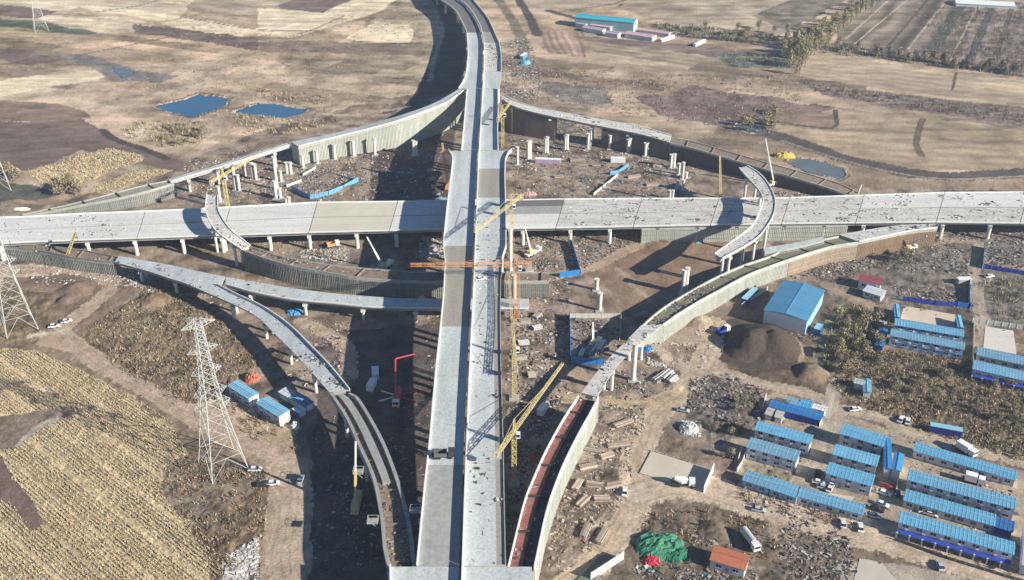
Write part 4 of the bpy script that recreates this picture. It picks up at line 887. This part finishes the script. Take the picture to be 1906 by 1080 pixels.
pad([(1490,930-20),(1490,910),(1590,925),(1580,940)],MATS['yard concrete'],.06,'yard')
# ---------------------------------------------------------------- vehicles
carm={}
def carmesh(c):
    if c in carm: return carm[c]
    m=mat('car %s'%c,{'white':(.75,.75,.75),'silver':(.45,.47,.48),'black':(.03,.03,.035),'red':(.35,.04,.04),'blue':(.05,.1,.3)}[c],.3,.05,1.,spec=.5)
    b_=MB(); pr=[(-2.2,.35),(2.2,.35),(2.25,.7),(1.3,.92),(-2.0,.98),(-2.25,.8)]
    n_=len(pr); b_.add([(x,-.86,z) for x,z in pr]+[(x,.86,z) for x,z in pr],[tuple(range(n_)),tuple(range(n_,2*n_))[::-1]]+[((i+1)%n_,i,n_+i,n_+(i+1)%n_) for i in range(n_)],m)
    g=MB(); pr=[(1.15,.93),(.35,1.42),(-1.2,1.45),(-1.95,.98)]; n_=4
    g.add([(x,-.74,z) for x,z in pr]+[(x,.74,z) for x,z in pr],[tuple(range(n_)),tuple(range(n_,2*n_))[::-1]]+[((i+1)%n_,i,n_+i,n_+(i+1)%n_) for i in range(n_)],glass)
    r=MB(); r.box((-.42,0,1.46),(1.5,1.36,.05),m)
    w=MB(); w.cyl((0,-.1,0),(0,.1,0),.33,rub,12)
    carm[c]=(b_.mesh('body'),g.mesh('windows'),r.mesh('roof'),w.mesh('wheel')); return carm[c]
def car(x,y,rz,c,label,group=None,z=0.,s=1.):
    t=thing('parked_car',label,'car',U(x,y,z),rz,group); b_,g,r,w=carmesh(c)
    place(b_,'body',t);place(g,'windows',t);place(r,'roof',t)
    for i in(-1.35,1.4):
        for k in(-.82,.82): place(w,'wheel',t,(i,k,.33))
    t.scale=(s,s,s)
def truck(x,y,rz,kind,label,z=0.,cab=wht,body=None,L_=7.):
    t=thing('truck',label,'truck',U(x,y,z),rz); mb=MB(); mb.box((-.5,0,.85),(L_,2.2,.35),dark); mb.build('chassis',t)
    mb=MB(); mb.box((L_/2-.9,0,1.9),(1.9,2.3,2.1),cab); mb.box((L_/2+.07,0,2.2),(.06,2.,.9),glass); mb.build('cab',t)
    if kind=='mixer':
        mb=MB(); mb.cyl((-L_/2+.4,0,2.9),(-.6,0,2.3),.75,body or wht,14,r2=1.35); mb.cyl((-.6,0,2.3),(L_/2-2.2,0,2.0),1.35,body or wht,14,r2=.8); mb.build('drum',t)
    elif kind=='dump':
        mb=MB(); mb.box((-1.,0,1.1),(L_-2.6,2.4,.2),body)
        for s in(-1,1): mb.box((-1.,s*1.2,1.75),(L_-2.6,.12,1.2),body)
        mb.box((-1-(L_-2.6)/2,0,1.75),(.12,2.4,1.2),body); mb.box((-1+(L_-2.6)/2,0,1.9),(.12,2.4,1.5),body); mb.build('tipper_bed',t)
    elif kind=='tank':
        mb=MB(); mb.cyl((-L_/2-.4,0,2.1),(L_/2-2.2,0,2.1),1.25,body or steel,16); mb.build('tank',t)
    else: mb=MB(); mb.box((-1.1,0,2.2),(L_-2.4,2.4,2.4),body or wht); mb.build('cargo_box',t)
    for i in(-L_/2+.6,-L_/2+1.9,L_/2-1.):
        for s in(-1,1): mb=MB(); mb.cyl((i,s*.85,.5),(i,s*1.2,.5),.5,rub,10); mb.build('wheel',t)
for x,y,r_,c,lb in((1524,900,-.3,'white','white car at the left of the parked cars by the lowest middle block'),(1541,896,1.1,'white','white car parked nose in against the lowest middle camp block'),(1548,903,1.1,'white','white car beside another against the lowest middle block'),(1533,909,-.3,'silver','silver car in the yard behind the long low road block'),(1545,911,1.0,'white','white car nearest the long low road block'),(1522,884,1.2,'black','dark car parked between the left and middle camp columns'),
 (1649,906,-.4,'red','dark red car at the top of the central parking'),(1645,920,-.5,'white','larger white car in the central parking below the narrow blue building'),(1670,919,1.3,'black','black car parked apart at the right of the central parking'),(1641,941,-.6,'white','white car lower in the central parking'),(1632,950,-.5,'black','black car at the bottom of the central parking'),(1625,962,-.4,'silver','greenish silver car at the right end of the road block'),
 (1569,977,1.35,'white','left white car parked by the dirt road verge'),(1601,984,1.35,'white','right white car parked by the dirt road verge'),(1412,951,-.3,'silver','silver car driving along the dirt road below the camp'),(1272,766,-.35,'silver','silver car on the track above the white sack heap'),
 (1677,783,.9,'white','left of two white cars in the scrub edge above the camp'),(1689,786,1.2,'white','right of two white cars in the scrub edge above the camp'),(1722,954,-.2,'white','left white car behind the nearest long block'),(1732,959,-.5,'white','right white car behind the nearest long block'),(1749,1055,1.5,'silver','silver car on the verge of the near road at bottom right'),
 (1591,764,.2,'white','white car at the junction above the middle camp column'),(475,876,0.,'white','white car near the feet of the tall lattice tower'),(508,902,.1,'white','white van like car on the left dirt road'),(490,905,.1,'black','black car beside the white one on the left dirt road'),(101,609,.25,'white','white car by the pale patch at the far left track'),(124,600,.5,'white','white car at the bend of the far left track'),
 (1163,917,1.4,'white','white car beside the timber yard on the junction'),(895,521,.3,'white','white pickup on the expressway deck below the orange crane'),(1841,516,.3,'white','white car in the dark yard right of the track'),(560,895,1.5,'silver','silver car beside the left dirt road edge'),(1640,604,.4,'silver','silver car left of the U shaped camp')):
    z=19.2 if 'deck' in lb else 0
    if z: 
        p=U(x,y,mz(y)); z=mz(y)
    car(x,y,r_,c,lb,z=z)
truck(1272,904,-.12,'mixer','white mixer truck in front of the concrete pad')
truck(1797,843,-1.0,'box','white truck behind the top right camp block')
truck(1812,899,-.45,'box','white truck between the top two right camp blocks',L_=6)
truck(1396,1013,-1.25,'tank','silver tanker beside the orange roofed house',body=steel,L_=8)
truck(826,851,0.05,'dump','dark tipper truck on the left expressway deck',z=mz(851),cab=dark,body=fend,L_=6.5)
truck(1010,830-60,1.2,'box','white box truck left of the red trough',L_=6)
truck(620,420+40,.4,'dump','tipper truck on earth below the low viaduct at left',body=orng,L_=6)
truck(1345,620,.6,'dump','tipper truck on the track by the dark mound',body=dblue,L_=6)
# ---------------------------------------------------------------- scattering helpers
CLEAR=[[(-300,785),(40,770),(125,757),(155,768),(90,792),(30,835),(-300,850)],[(-60,850),(0,845),(25,890),(62,930),(82,975),(60,990),(20,940),(-60,900)]]+[pl for _,pl in PONDS]
def sample(poly,dens,seed,cap=20000,clump=1):
    rg=np.random.RandomState(seed); P_=[U(x,y) for x,y in poly]; x0=min(p.x for p in P_);x1=max(p.x for p in P_);y0=min(p.y for p in P_);y1=max(p.y for p in P_)
    n_=int(min(cap*4,(x1-x0)*(y1-y0)*dens)); X=rg.uniform(x0,x1,n_);Y=rg.uniform(y0,y1,n_)
    k=inpoly(X,Y,[(p.x,p.y) for p in P_]); cl=fbm(X,Y,5,seed,3)>rg.uniform(-.5,.35,n_); k&=(cl if clump else True)
    for ex in CLEAR: k&=~inpoly(X,Y,[(U(*p).x,U(*p).y) for p in ex])
    return list(zip(X[k][:cap],Y[k][:cap]))
dm=[mat('junk %d'%i,c,.8,.25,1.) for i,c in enumerate([(.48,.46,.42),(.36,.30,.24),(.24,.19,.15),(.10,.09,.085),(.5,.42,.34),(.30,.30,.29),(.05,.05,.055),(.62,.62,.6),(.36,.2,.15),(.10,.25,.45),(.2,.22,.14)])]
PAL={'lite':[3,5,5,2,4,1,0,7,5,3],'site':[0,1,1,2,2,2,3,3,3,4,5,5,6,6,6,0,7,8,9,10,2,3,1],'deck':[3,5,6,6,2,5,3,0,7],'rebar':[2,2,3,8,1,2,3,6,6,5,2],'white':[7,7,0,0,5],'timber':[4,4,1,1,2,2,0,3],'stone':[0,5,7,0,1],'grey':[3,6,5,3,2,1,2,2,6,0]}
def junk(mb,x,y,z,r,pal,s=1.):
    m=dm[r.choice(PAL[pal])]; k=r.random(); a=((int(x/7)*7919+int(y/7)*104729)%31)/10.+r.gauss(0,.22)+(1.57 if r.random()<.25 else 0)
    if k<.42: d=(r.uniform(1.2,4.5)*s,r.uniform(.12,.35)*s,r.uniform(.1,.35)*s)
    elif k<.8: d=(r.uniform(.3,1.1)*s,r.uniform(.3,1.)*s,r.uniform(.15,.7)*s)
    else: d=(r.uniform(1,2.6)*s,r.uniform(.7,1.6)*s,r.uniform(.15,.9)*s)
    mb.box((x,y,z+d[2]/2-.03),d,m,a,r.gauss(0,.06))
def litter(poly,dens,seed,pal,label,s=.55,name='building_rubble'):
    mb=MB(); r=random.Random(seed)
    for x,y in sample(poly,dens,seed): junk(mb,x,y,0,r,pal,s)
    if mb.v: tag(mb.build(name),label,'rubble',None,'stuff')
JUNK=[([(940,180),(1010,215),(1240,270),(1300,300),(1290,370),(960,370)],.16,'site','loose materials strewn inside the upper right ramp'),
([(930,80),(985,70),(1010,140),(1000,195),(940,175)],.3,'site','loose materials beside the far end of the expressway'),
([(945,430),(1330,425),(1300,445),(1180,452),(1090,500),(1060,500),(1045,520),(945,520)],.35,'site','dense materials right of the expressway below the low viaduct'),
([(945,520),(1060,520),(1060,690),(1010,700),(960,860),(945,860)],.22,'site','materials scattered between expressway deck and fenced pit'),
([(1062,594),(1155,594),(1150,640),(1100,676),(1064,674)],.35,'grey','materials filling the fenced pit'),
([(945,760),(1010,740),(1050,735),(1030,780),(985,880),(950,1020)],.5,'grey','dark materials between expressway and red trough'),
([(1110,750),(1200,755),(1200,800),(1175,850),(1180,900),(1150,960),(1040,960),(1050,880),(1095,800)],.34,'timber','timber and formwork stacked right of the red trough'),
([(1030,960),(1150,960),(1120,1010),(1060,1060),(1010,1080)],.2,'timber','timber scattered at the near right verge'),
([(1285,705),(1350,695),(1420,720),(1415,790),(1340,790),(1280,760)],.55,'grey','dark scrap heap left of the camp'),
([(1120,690),(1240,690),(1260,720),(1200,745),(1120,745)],.3,'site','scrap beside the track right of the pale deck'),
([(1180,620),(1260,640),(1310,600),(1340,640),(1300,690),(1240,680)],.12,'stone','stones along the foot of the curtain sided ramp'),
([(345,300),(560,260),(700,250),(830,240),(830,370),(600,375),(430,385),(350,370)],.10,'site','loose materials among the upper left piers'),
([(560,310),(665,325),(640,352),(580,368),(545,350)],.7,'grey','materials inside the blue fenced works yard'),
([(60,440),(620,440),(640,480),(500,470),(420,450),(330,460),(60,470)],.10,'site','materials in front of the low viaduct at left'),
([(560,465),(650,460),(650,490),(560,480)],.6,'stone','rock pile left of the expressway shadow'),
([(780,440),(830,440),(830,480),(780,480)],.7,'stone','stacked pale slabs in the shade beside the expressway'),
([(60,495),(340,505),(420,570),(340,560),(230,530),(60,530)],.12,'stone','stones along the scaffolded ramp at far left'),
([(560,590),(650,600),(650,720),(600,680)],.14,'site','debris on the pale earth left of the expressway shadow'),
([(580,640),(630,640),(640,690),(600,680)],.6,'grey','scrap pile by the left ramp'),
([(480,700),(620,740),(600,690),(520,650)],.12,'site','debris around the left cabins'),
([(590,760),(700,800),(820,700),(800,1080),(730,1080),(720,1040),(580,1080)],.10,'grey','dark debris in the shadow under the near decks'),
([(840,640),(830,420),(810,420),(790,640),(790,720),(830,720)],.1,'site','debris under the left edge of the expressway'),
([(1560,440),(1740,440),(1800,470),(1810,520),(1640,500),(1480,520),(1500,490)],.3,'grey','scrap and scaffolding tubes in the yard below the brown sided ramp'),
([(1830,440),(1906,440),(1906,500),(1830,500)],.35,'grey','stacked tubes in the fenced plot at upper right'),
([(1660,530),(1800,550),(1800,575),(1670,560)],.6,'grey','scrap along the deep blue fence'),
([(1740,430),(1906,425),(1906,445),(1740,450)],.25,'site','materials under the low viaduct at far right'),
([(1440,330),(1590,370),(1440,368)],.3,'site','materials between the approach ramp and low viaduct at right'),
([(1480,960),(1580,1000),(1600,1080),(1440,1080),(1440,1010)],.55,'grey','dark tangle of scrap at the bottom right verge'),
([(1270,985),(1340,975),(1340,1020),(1290,1015)],.5,'timber','brush and offcuts above the orange roofed house'),
([(1180,1050),(1400,1060),(1420,1090),(1180,1090)],.5,'site','clutter along the bottom edge by the orange roofed house'),
([(1380,905),(1560,950),(1560,985),(1380,940)],.14,'stone','stones on the verge of the dirt road'),
([(1268,783),(1303,785),(1305,815),(1275,812)],2.2,'white','heap of white sacks and offcuts'),
([(1205,650),(1240,658),(1240,685),(1205,680)],2.2,'stone','heap of pale rocks beside the deck'),
([(1470,595),(1520,625),(1500,640),(1460,628)],.5,'site','rubble at the near corner of the warehouse'),
([(1430,756),(1520,785),(1515,800),(1420,778)],.6,'site','odds and ends between the deep blue shed and the first block'),
([(1690,868),(1885,925),(1885,915),(1700,860)],.2,'timber','planting beds between the top two right blocks'),
([(1380,860),(1700,800),(1890,860),(1906,1060),(1640,985),(1370,900)],.035,'site','small odds and ends lying about the camp yards'),
([(960,600),(1060,600),(1060,740),(960,860)],.3,'site','sorted forms and bars beside the tower crane'),
([(340,310),(420,300),(560,280),(700,285),(700,330),(420,380),(340,370)],.12,'timber','timber offcuts around the upper left piers'),
([(100,470),(215,490),(215,505),(100,495)],.4,'grey','dark materials at the foot of the far left ramp'),
([(1460,520),(1590,470),(1590,530),(1530,520)],.35,'grey','rubble strip above the warehouse'),
([(345,590),(385,590),(385,625),(345,610)],.4,'stone','white stones beside the left ramp'),
([(415,1040),(480,1000),(480,1080),(420,1085)],2.0,'white','heap of pale rubble at the bottom left track'),
([(200,530),(255,535),(250,500),(215,505)],.3,'stone','pale slabs beside the far left ramp')]
for i,(pl,d,pal,lb) in enumerate(JUNK): litter(pl,d*4.6,100+i,pal,lb)
# litter on decks
for i,(A,B,d,zo,pal) in enumerate(LIT):
    mb=MB(); r=random.Random(900+i); L_=np.linalg.norm(np.diff(A,axis=0),axis=1).sum(); w=np.linalg.norm(B[0]-A[0])
    cs=[(r.random(),r.random()) for _ in range(max(1,int(L_/18)))]
    for _ in range(int(L_*w*d*1.5)):
        if r.random()<.6: c=r.choice(cs); t=min(.99,max(0,c[0]+r.gauss(0,.05))); f=min(.93,max(.07,c[1]+r.gauss(0,.14)))
        else: t=r.random()*.99; f=r.uniform(.07,.93)
        k=t*(len(A)-1); j=int(k); q=A[j]+(A[j+1]-A[j])*(k-j); e=B[j]+(B[j+1]-B[j])*(k-j); q=q+(e-q)*f
        junk(mb,q[0],q[1],q[2]+zo+.03,r,pal,.5)
    if mb.v: tag(mb.build('site_litter'),'planks, sheets and offcuts lying about on the unfinished deck','litter',None,'stuff')
# material stacks as individuals
def stack(x,y,rz,kind,label,group,n_=6,s=1.):
    r=random.Random(int(x*7+y)); mb=MB(); L_=r.uniform(4,8)*s
    if kind=='pipe':
        for k in range(3):
            for i in range(n_-k): mb.cyl((-L_/2,(i-(n_-k)/2+.5)*.55,.27+k*.47),(L_/2,(i-(n_-k)/2+.5)*.55,.27+k*.47),.26,r.choice([dm[5],dm[7],dm[3]]),8)
    elif kind=='timber':
        for k in range(4):
            for i in range(n_): mb.box((r.uniform(-.3,.3),(i-n_/2+.5)*.36,.16+k*.26),(L_,.3,.22),dm[r.choice([4,1,2])])
    else:
        for k in range(n_): mb.box((r.uniform(-.2,.2),r.uniform(-.2,.2),.15+k*.22),(L_*.6,2.2*s,.16),dm[r.choice([0,7,5,4])])
    o=mb.build(kind+'_stack',None,U(x,y),rz); tag(o,label,'stack',group)
sg=[('timber','plank stack right of the red trough','timber stacks right of the red trough',[(1095,870,.3),(1110,905,-.2),(1130,850,.4),(1150,830,.2),(1085,935,.9),(1120,930,0),(1075,905,1.1),(1140,905,.3),(1100,840,-.3),(1160,790,.5),(1120,1000,1.1),(1090,990,1.2)]),
('pipe','bundled pipes lying in the fenced pit','pipes in the fenced pit',[(1085,660,1.3),(1095,655,1.25),(1107,650,1.2),(1118,646,1.2)]),
('pipe','bundled bars on the scrap ground by the track','bar bundles by the track',[(1240,700,.9),(1250,708,.9),(1228,704,.8)]),
('slab','white slab stack left of the expressway','slab stacks left of the expressway',[(795,448,.1),(800,457,.1),(805,466,.05),(812,478,.1),(800,320,.1),(805,335,.1),(808,350,.1),(812,362,.1)]),
('slab','panel stack right of the expressway','panel stacks right of the expressway',[(985,505,.2),(1000,612,.4),(975,640,.2),(990,700,.1),(1000,590,1.),(970,668,.2),(978,600,.1)]),
('timber','plank pile inside the upper right ramp','plank piles inside the upper right ramp',[(1075,300,.1),(1110,310,-.1),(1180,330,.3),(1215,345,.1),(1040,330,.2),(1225,310,.1),(1130,345,-.2)])]
for kind,lb,gr,ps in sg:
    for x,y,rz in ps: stack(x,y,rz,kind,lb,gr)
# red umbrella-like tarps and coloured bits as draped tarpaulins
def tarp(x,y,w,d,h,rgb,label,seed=1,z=0.):
    r=random.Random(seed); n_=14; mb=MB(); m=mat('tarp %d'%seed,rgb,.85,.55,.9,bump=.6); vs=[]
    for j in range(n_+1):
        for i in range(n_+1):
            u=i/n_-.5;v=j/n_-.5; e=max(0,1-(u*u+v*v)*4.2); k=h*(e**.5)*(.7+.5*r.random()); vs.append((u*w+r.gauss(0,.12),v*d+r.gauss(0,.12),k+r.gauss(0,.13) if e>0 else -.15))
    mb.add(vs,[(j*(n_+1)+i,j*(n_+1)+i+1,(j+1)*(n_+1)+i+1,(j+1)*(n_+1)+i) for j in range(n_) for i in range(n_)],m)
    tag(mb.build('tarpaulin',None,U(x,y,z)),label,'tarpaulin')
tarp(1228,1016,15,12,2.4,(.05,.20,.12),'large green netting heap left of the orange roofed house',3)
tarp(1255,1030,9,8,1.6,(.02,.14,.08),'smaller darker green net between the big net and the orange roofed house',4)
tarp(1213,1045,5,4,1.3,(.5,.04,.07),'bright red sheet in front of the green netting',5)
tarp(1205,651,4.5,3.5,1.8,(.05,.2,.5),'blue and white sheet beside the deck right of the fenced pit',6)
tarp(994,853,2.8,2.8,1.6,(.6,.04,.05),'small red sheet left of the red trough',7)
tarp(548,582,7,5,1.2,(.06,.25,.5),'blue sheet on earth between the two left ramps',8)
tarp(470,706,6,6,2.4,(.4,.14,.1),'red brown heap behind the left blue roofed blocks',9)
tarp(549,795,3.2,4,2,(.7,.7,.68),'white covered heap below the left blue roofed blocks',10)
tarp(985,362,8,6,1.,(.5,.3,.3),'pinkish sheet beside the expressway above the low viaduct',11)
tarp(1300,450,5,4,1.,(.2,.4,.45),'pale teal sheet on earth below the low viaduct at right',12)
tarp(822,372,7,5,1.2,(.15,.35,.4),'teal sheet in the shade beside the expressway',13)
tarp(978,118,7,8,2.,(.15,.45,.6),'pale blue sheet beside the far end of the expressway',14)
tarp(1283,799,7,7,2.2,(.55,.55,.53),'white sack heap on the dark ground left of the camp',15)
tarp(1460,292,12,5,3,(.5,.38,.1),'golden brown thatch heap beside the grey pond',16)
tarp(40,390,9,3,1,(.7,.66,.6),'pale sheet at the left edge above the low viaduct',17)
# ---------------------------------------------------------------- vegetation
def leafm(n_,c): return mat('foliage '+n_,c,.9,.35,.8)
def tuft(mb,x,y,z,r,m,h,w,k=4):
    bw=.085+.05*w
    for _ in range(k):
        a=r.uniform(0,6.283); dx,dy=math.cos(a)*bw,math.sin(a)*bw; ox,oy=x+r.gauss(0,w*.5),y+r.gauss(0,w*.5); hh=h*r.uniform(.3,1.1); lx,ly=r.gauss(0,.25*h),r.gauss(0,.25*h)
        mb.add([(ox-dx,oy-dy,z-.05),(ox+dx,oy+dy,z-.05),(ox+dx*1.6+lx,oy+dy*1.6+ly,z+hh*.6),(ox+lx*1.3,oy+ly*1.3,z+hh)],[(0,1,2,3)],m)
fo=[leafm('straw',(.56,.47,.32)),leafm('dry',(.42,.34,.22)),leafm('brown',(.21,.16,.115)),leafm('olive',(.17,.155,.09)),leafm('yellow green',(.31,.29,.15)),leafm('grey twig',(.22,.19,.155)),leafm('dark green',(.06,.075,.04)),leafm('rust',(.25,.14,.08))]
VEG=[([(-60,655),(60,652),(150,690),(250,742),(320,790),(345,840),(340,862),(300,872),(300,915),(330,960),(400,1010),(410,1090),(-60,1090)],3.2,[0,0,0,1,1,5],.6,.2,'standing dry corn stalks in the near left field','dry_corn',60000),
([(150,622),(255,552),(285,520),(330,522),(420,600),(480,680),(400,745),(330,755),(250,705),(165,640)],.5,[2,5,1,3,2,1],.9,1.0,'brown scrub in the hollow between track and left ramp','scrub',14000),
([(300,872),(345,850),(500,880),(490,1000),(420,1090),(380,1020),(330,965)],.5,[2,5,1,2,7],.9,1.,'rough scrub around the tall lattice tower','scrub',12000),
([(1535,645),(1660,655),(1800,668),(1906,722),(1960,760),(1960,870),(1906,860),(1700,795),(1600,757),(1550,720)],.7,[3,2,1,2,5,1],1.0,1.2,'olive and brown scrub between the two camps','scrub',26000),
([(1560,560),(1650,590),(1660,610),(1570,700),(1530,690),(1540,620)],.3,[3,4,2,1],2.2,1.2,'yellow green scrub right of the warehouse','scrub',3000),
([(52,322),(150,290),(200,277),(268,290),(265,300),(200,320),(150,345),(80,345)],.9,[0,0,1],1.2,.5,'standing corn in the small field at left','dry_corn',4000),
([(175,350),(250,318),(322,318),(200,360)],.9,[0,0,1,4],1.,.5,'standing corn strip beside the upper left ramp','dry_corn',2500),
([(230,230),(380,225),(380,270),(300,275),(230,255)],.12,[4,3,1],2.2,1.3,'pale bushes beside the ditch below the blue ponds','scrub',1200),
([(440,215),(640,225),(560,250),(440,250)],.08,[4,1,0],1.8,1.2,'straw coloured bushes below the right blue pond','scrub',1200),
([(480,165),(620,180),(600,195),(480,185)],.15,[2,7,1],1.8,1.2,'brown reeds behind the right blue pond','scrub',1200),
([(1500,95),(1906,145),(1906,130),(1640,95),(1540,80)],.08,[5,2,5,4],3,1.6,'bare brush along the dark lane at upper right','scrub',2500),
([(1480,150),(1906,212),(1906,232),(1640,195),(1520,172)],.10,[5,2,3],2.6,1.1,'bare saplings planted in rows at upper right','scrub',3500),
([(1700,20),(1906,5),(1906,130),(1760,110)],.05,[5,2],2.5,1.2,'bare saplings in the striped plots at top right','scrub',2500),
([(1220,45),(1420,60),(1480,80),(1380,80),(1220,58)],.2,[6,3,5],2.6,1.6,'hedge along the far yard','scrub',2500),
([(1340,100),(1480,105),(1480,128),(1360,125)],.12,[6,3,5],2,1.3,'dark nursery plot at upper right','scrub',1500),
([(1600,560),(1906,600),(1906,560),(1830,520),(1700,510)],.05,[3,2,1],1.8,1.1,'weeds around the yards at right','scrub',1500),
([(1840,520),(1906,520),(1906,600),(1850,610)],.2,[3,4,2],2,1.2,'bushes in the plot at the right edge','scrub',1500),
([(1200,955),(1330,945),(1480,985),(1400,1060),(1200,1060)],.14,[2,1,7,3],1.4,.9,'dry weeds around the green netting','scrub',2500),
([(1375,900),(1600,965),(1620,985),(1560,985),(1375,935)],.3,[2,7,1,3],1.4,.9,'dry shrubs on the verge below the long low blocks','scrub',2500),
([(1680,1000),(1900,1060),(1906,1078),(1680,1015)],.3,[1,7,3,2],1.2,.8,'dry shrubs before the nearest long block','scrub',1500),
([(400,700),(540,800),(560,850),(480,830),(380,740)],.25,[7,1,2,3],1.4,.9,'rusty weeds below the left blue roofed blocks','scrub',2000),
([(330,0),(520,60),(800,0),(780,90),(640,120),(560,200),(820,160),(780,200),(560,240),(380,240),(200,180),(330,60)],.02,[1,2,2,5],1.1,1.8,'scattered weeds over the upper left fields','scrub',3500),
([(1000,130),(1450,140),(1500,190),(1450,250),(1200,220),(1010,190)],.05,[1,2,2,5],1.3,1.6,'scattered weeds over the rough ground at upper right','scrub',3000)]
for i,(pl,d,cs,h,w,lb,nm,cap) in enumerate(VEG):
    r=random.Random(300+i); mb=MB()
    corn=nm=='dry_corn'
    for x,y in sample(pl,d*1.6,300+i,cap,0 if corn else 1):
        if corn:
            q=x*.643+y*.766
            if (int(round(q/1.1))*2654435761%97)/97<.13 and r.random()<.85: continue
            x+=(round(q/1.1)*1.1-q+r.gauss(0,.1))*.643; y+=(round(q/1.1)*1.1-q)*.766
        tuft(mb,x,y,0,r,fo[r.choice(cs)],h,w,2 if corn else 5)
    if mb.v: tag(mb.build(nm),lb,'plants',None,'stuff')
def treeproto(seed,h,cr,cols,slim,name,label,cat,group):
    r=random.Random(seed); t=thing(name,label,cat,(0,0,0),0,group); bark=mat('bark',(.12,.10,.08),.9,.2,1.)
    mb=MB(); mb.cyl((0,0,-.2),(0,0,h*.6),.16+h*.008,bark,7,r2=.06)
    for k in range(9):
        a=r.uniform(0,6.283); z=h*r.uniform(.25,.6); l=cr*r.uniform(.5,.9); mb.cyl((0,0,z),(math.cos(a)*l,math.sin(a)*l,z+l*(2.2 if slim else 1.1)),.07,bark,5,r2=.02)
    mb.build('trunk',t); mb=MB()
    cl=[(r.gauss(0,cr*.42),r.gauss(0,cr*.42),h*r.uniform(.3,.95)) for _ in range(16)]
    for c in cl:
        m=fo[r.choice(cols)]; sp=cr*.34*(1.25-c[2]/h*.6)
        for _ in range(24):
            p=Vector((c[0]*(1.25-c[2]/h*.75)+r.gauss(0,sp),c[1]*(1.25-c[2]/h*.75)+r.gauss(0,sp),c[2]+r.gauss(0,sp*(1.3 if slim else .8))))
            a=Vector((r.gauss(0,1),r.gauss(0,1),r.gauss(0,1))).normalized()*r.uniform(.22,.5); b_=Vector((r.gauss(0,1),r.gauss(0,1),r.gauss(0,1))).normalized()*r.uniform(.22,.5)
            mb.add([p-a,p+b_,p+a,p-b_],[(0,1,2,3)],m)
    mb.build('crown',t); return t
pop=[treeproto(s,11,2.2,[4,4,3,1],True,'poplar_tree','yellow green poplar in the row climbing the lane at upper right','tree','poplars along the lane at upper right') for s in(1,2,3)]
bus=[treeproto(s,7,2.8,[3,4,1,5],False,'broadleaf_tree','bushy autumn tree beside the dark ditch at left','tree','bushy trees by the left ditch') for s in(5,6)]
bar=[treeproto(s,7,2.2,[5,5,2,1],True,'bare_tree','thin grey brown tree beside the dark lane at upper right','tree','thin trees along the dark lane') for s in(8,9)]
first=set()
def plant(protos,x,y,r,label=None,group=None,s=1.):
    p=r.choice(protos); k=s*r.uniform(.75,1.25)
    if p.name not in first:
        first.add(p.name); p.location=U(x,y); p.scale=(k,k,k); p.rotation_euler=(0,0,r.random()*6)
        if label: p['label']=label; p['group']=group
        return
    dup(p,U(x,y),r.random()*6,label,group,(k,k,k))
r=random.Random(55)
for i in range(46):
    t=i/45; plant(pop,1638-168*t+r.gauss(0,7),-5+125*t+r.gauss(0,6),r)
for i in range(34): t=r.random(); plant(pop,1490+r.gauss(0,22),95+r.gauss(0,16),r)
for i in range(44): t=r.random(); plant(bar,1560+346*t,92+46*t+r.gauss(0,4),r)
for x,y in((12,330),(25,338),(35,330),(115,352),(125,360),(135,350),(145,358),(128,343),(110,362),(150,365),(20,322)): plant(bus,x,y,r)
for x,y in((1685,478),(1690,488),(1680,492)): plant(bus,x,y,r,'rounded olive tree standing between the brown sided ramp and maroon roofed house','olive trees near the maroon roofed house')
for i in range(26): plant(bus,r.uniform(1555,1640),r.uniform(590,700),r,'yellow green bushy tree right of the warehouse','trees between warehouse and U shaped camp',.7)
for i in range(38): plant(bus,r.uniform(1600,1900),r.uniform(690,790),r,'bushy tree in the scrub between the two camps','trees in the scrub between the camps',.5)
for i in range(16): plant(bus,1235+r.uniform(-10,230),52+r.uniform(0,22),r,'dark bushy tree behind the far yard','trees behind the far yard',.8)
for i in range(10): plant(bus,r.uniform(1380,1460),r.uniform(205,248),r,'small yellowish tree near the puddle at upper right','trees near the puddle')
for i in range(12): plant(bus,r.uniform(1330,1410),r.uniform(745,860),r,'low rusty bush left of the camp blocks','bushes left of the camp',.5)
for i in range(16): plant(bus,r.uniform(300,380),r.uniform(240,272),r,'pale bushy tree below the blue ponds','trees below the blue ponds',.5)

ORD='first second third fourth fifth sixth seventh eighth ninth tenth eleventh twelfth thirteenth fourteenth fifteenth sixteenth seventeenth eighteenth'.split()
for gr in ('bare piers standing among the ramps at upper left','bare piers in a row at upper right','timber stacks right of the red trough','slab stacks left of the expressway','panel stacks right of the expressway','plank piles inside the upper right ramp','clustered short piers at right','pipes in the fenced pit','work platforms hanging on the open left ramp','bar bundles by the track','piers tight beside the deck','tall pier pair by the olive ramp','shaded pier pair'):
    os_=sorted([o for o in S.objects if o.get('group')==gr],key=lambda o:o.location.x/(o.location.y*ct+CH*st))
    for i,o in enumerate(os_): o['label']=ORD[i]+' from the left, '+o['label']
# ---------------------------------------------------------------- haze
mb=MB(); hm=bpy.data.materials.new('haze air'); hm.use_nodes=True; hn=hm.node_tree; hn.nodes.clear()
ho=hn.nodes.new('ShaderNodeOutputMaterial'); hv=hn.nodes.new('ShaderNodeVolumePrincipled'); hv.inputs['Color'].default_value=(.68,.84,1,1); hv.inputs['Density'].default_value=.00014; hv.inputs['Anisotropy'].default_value=.2
hn.links.new(hv.outputs[0],ho.inputs['Volume'])
mb.box((0,5500,110),(46000,14000,226),hm); tag(mb.build('haze'),'thin pale haze over the far fields','haze',None,'stuff')
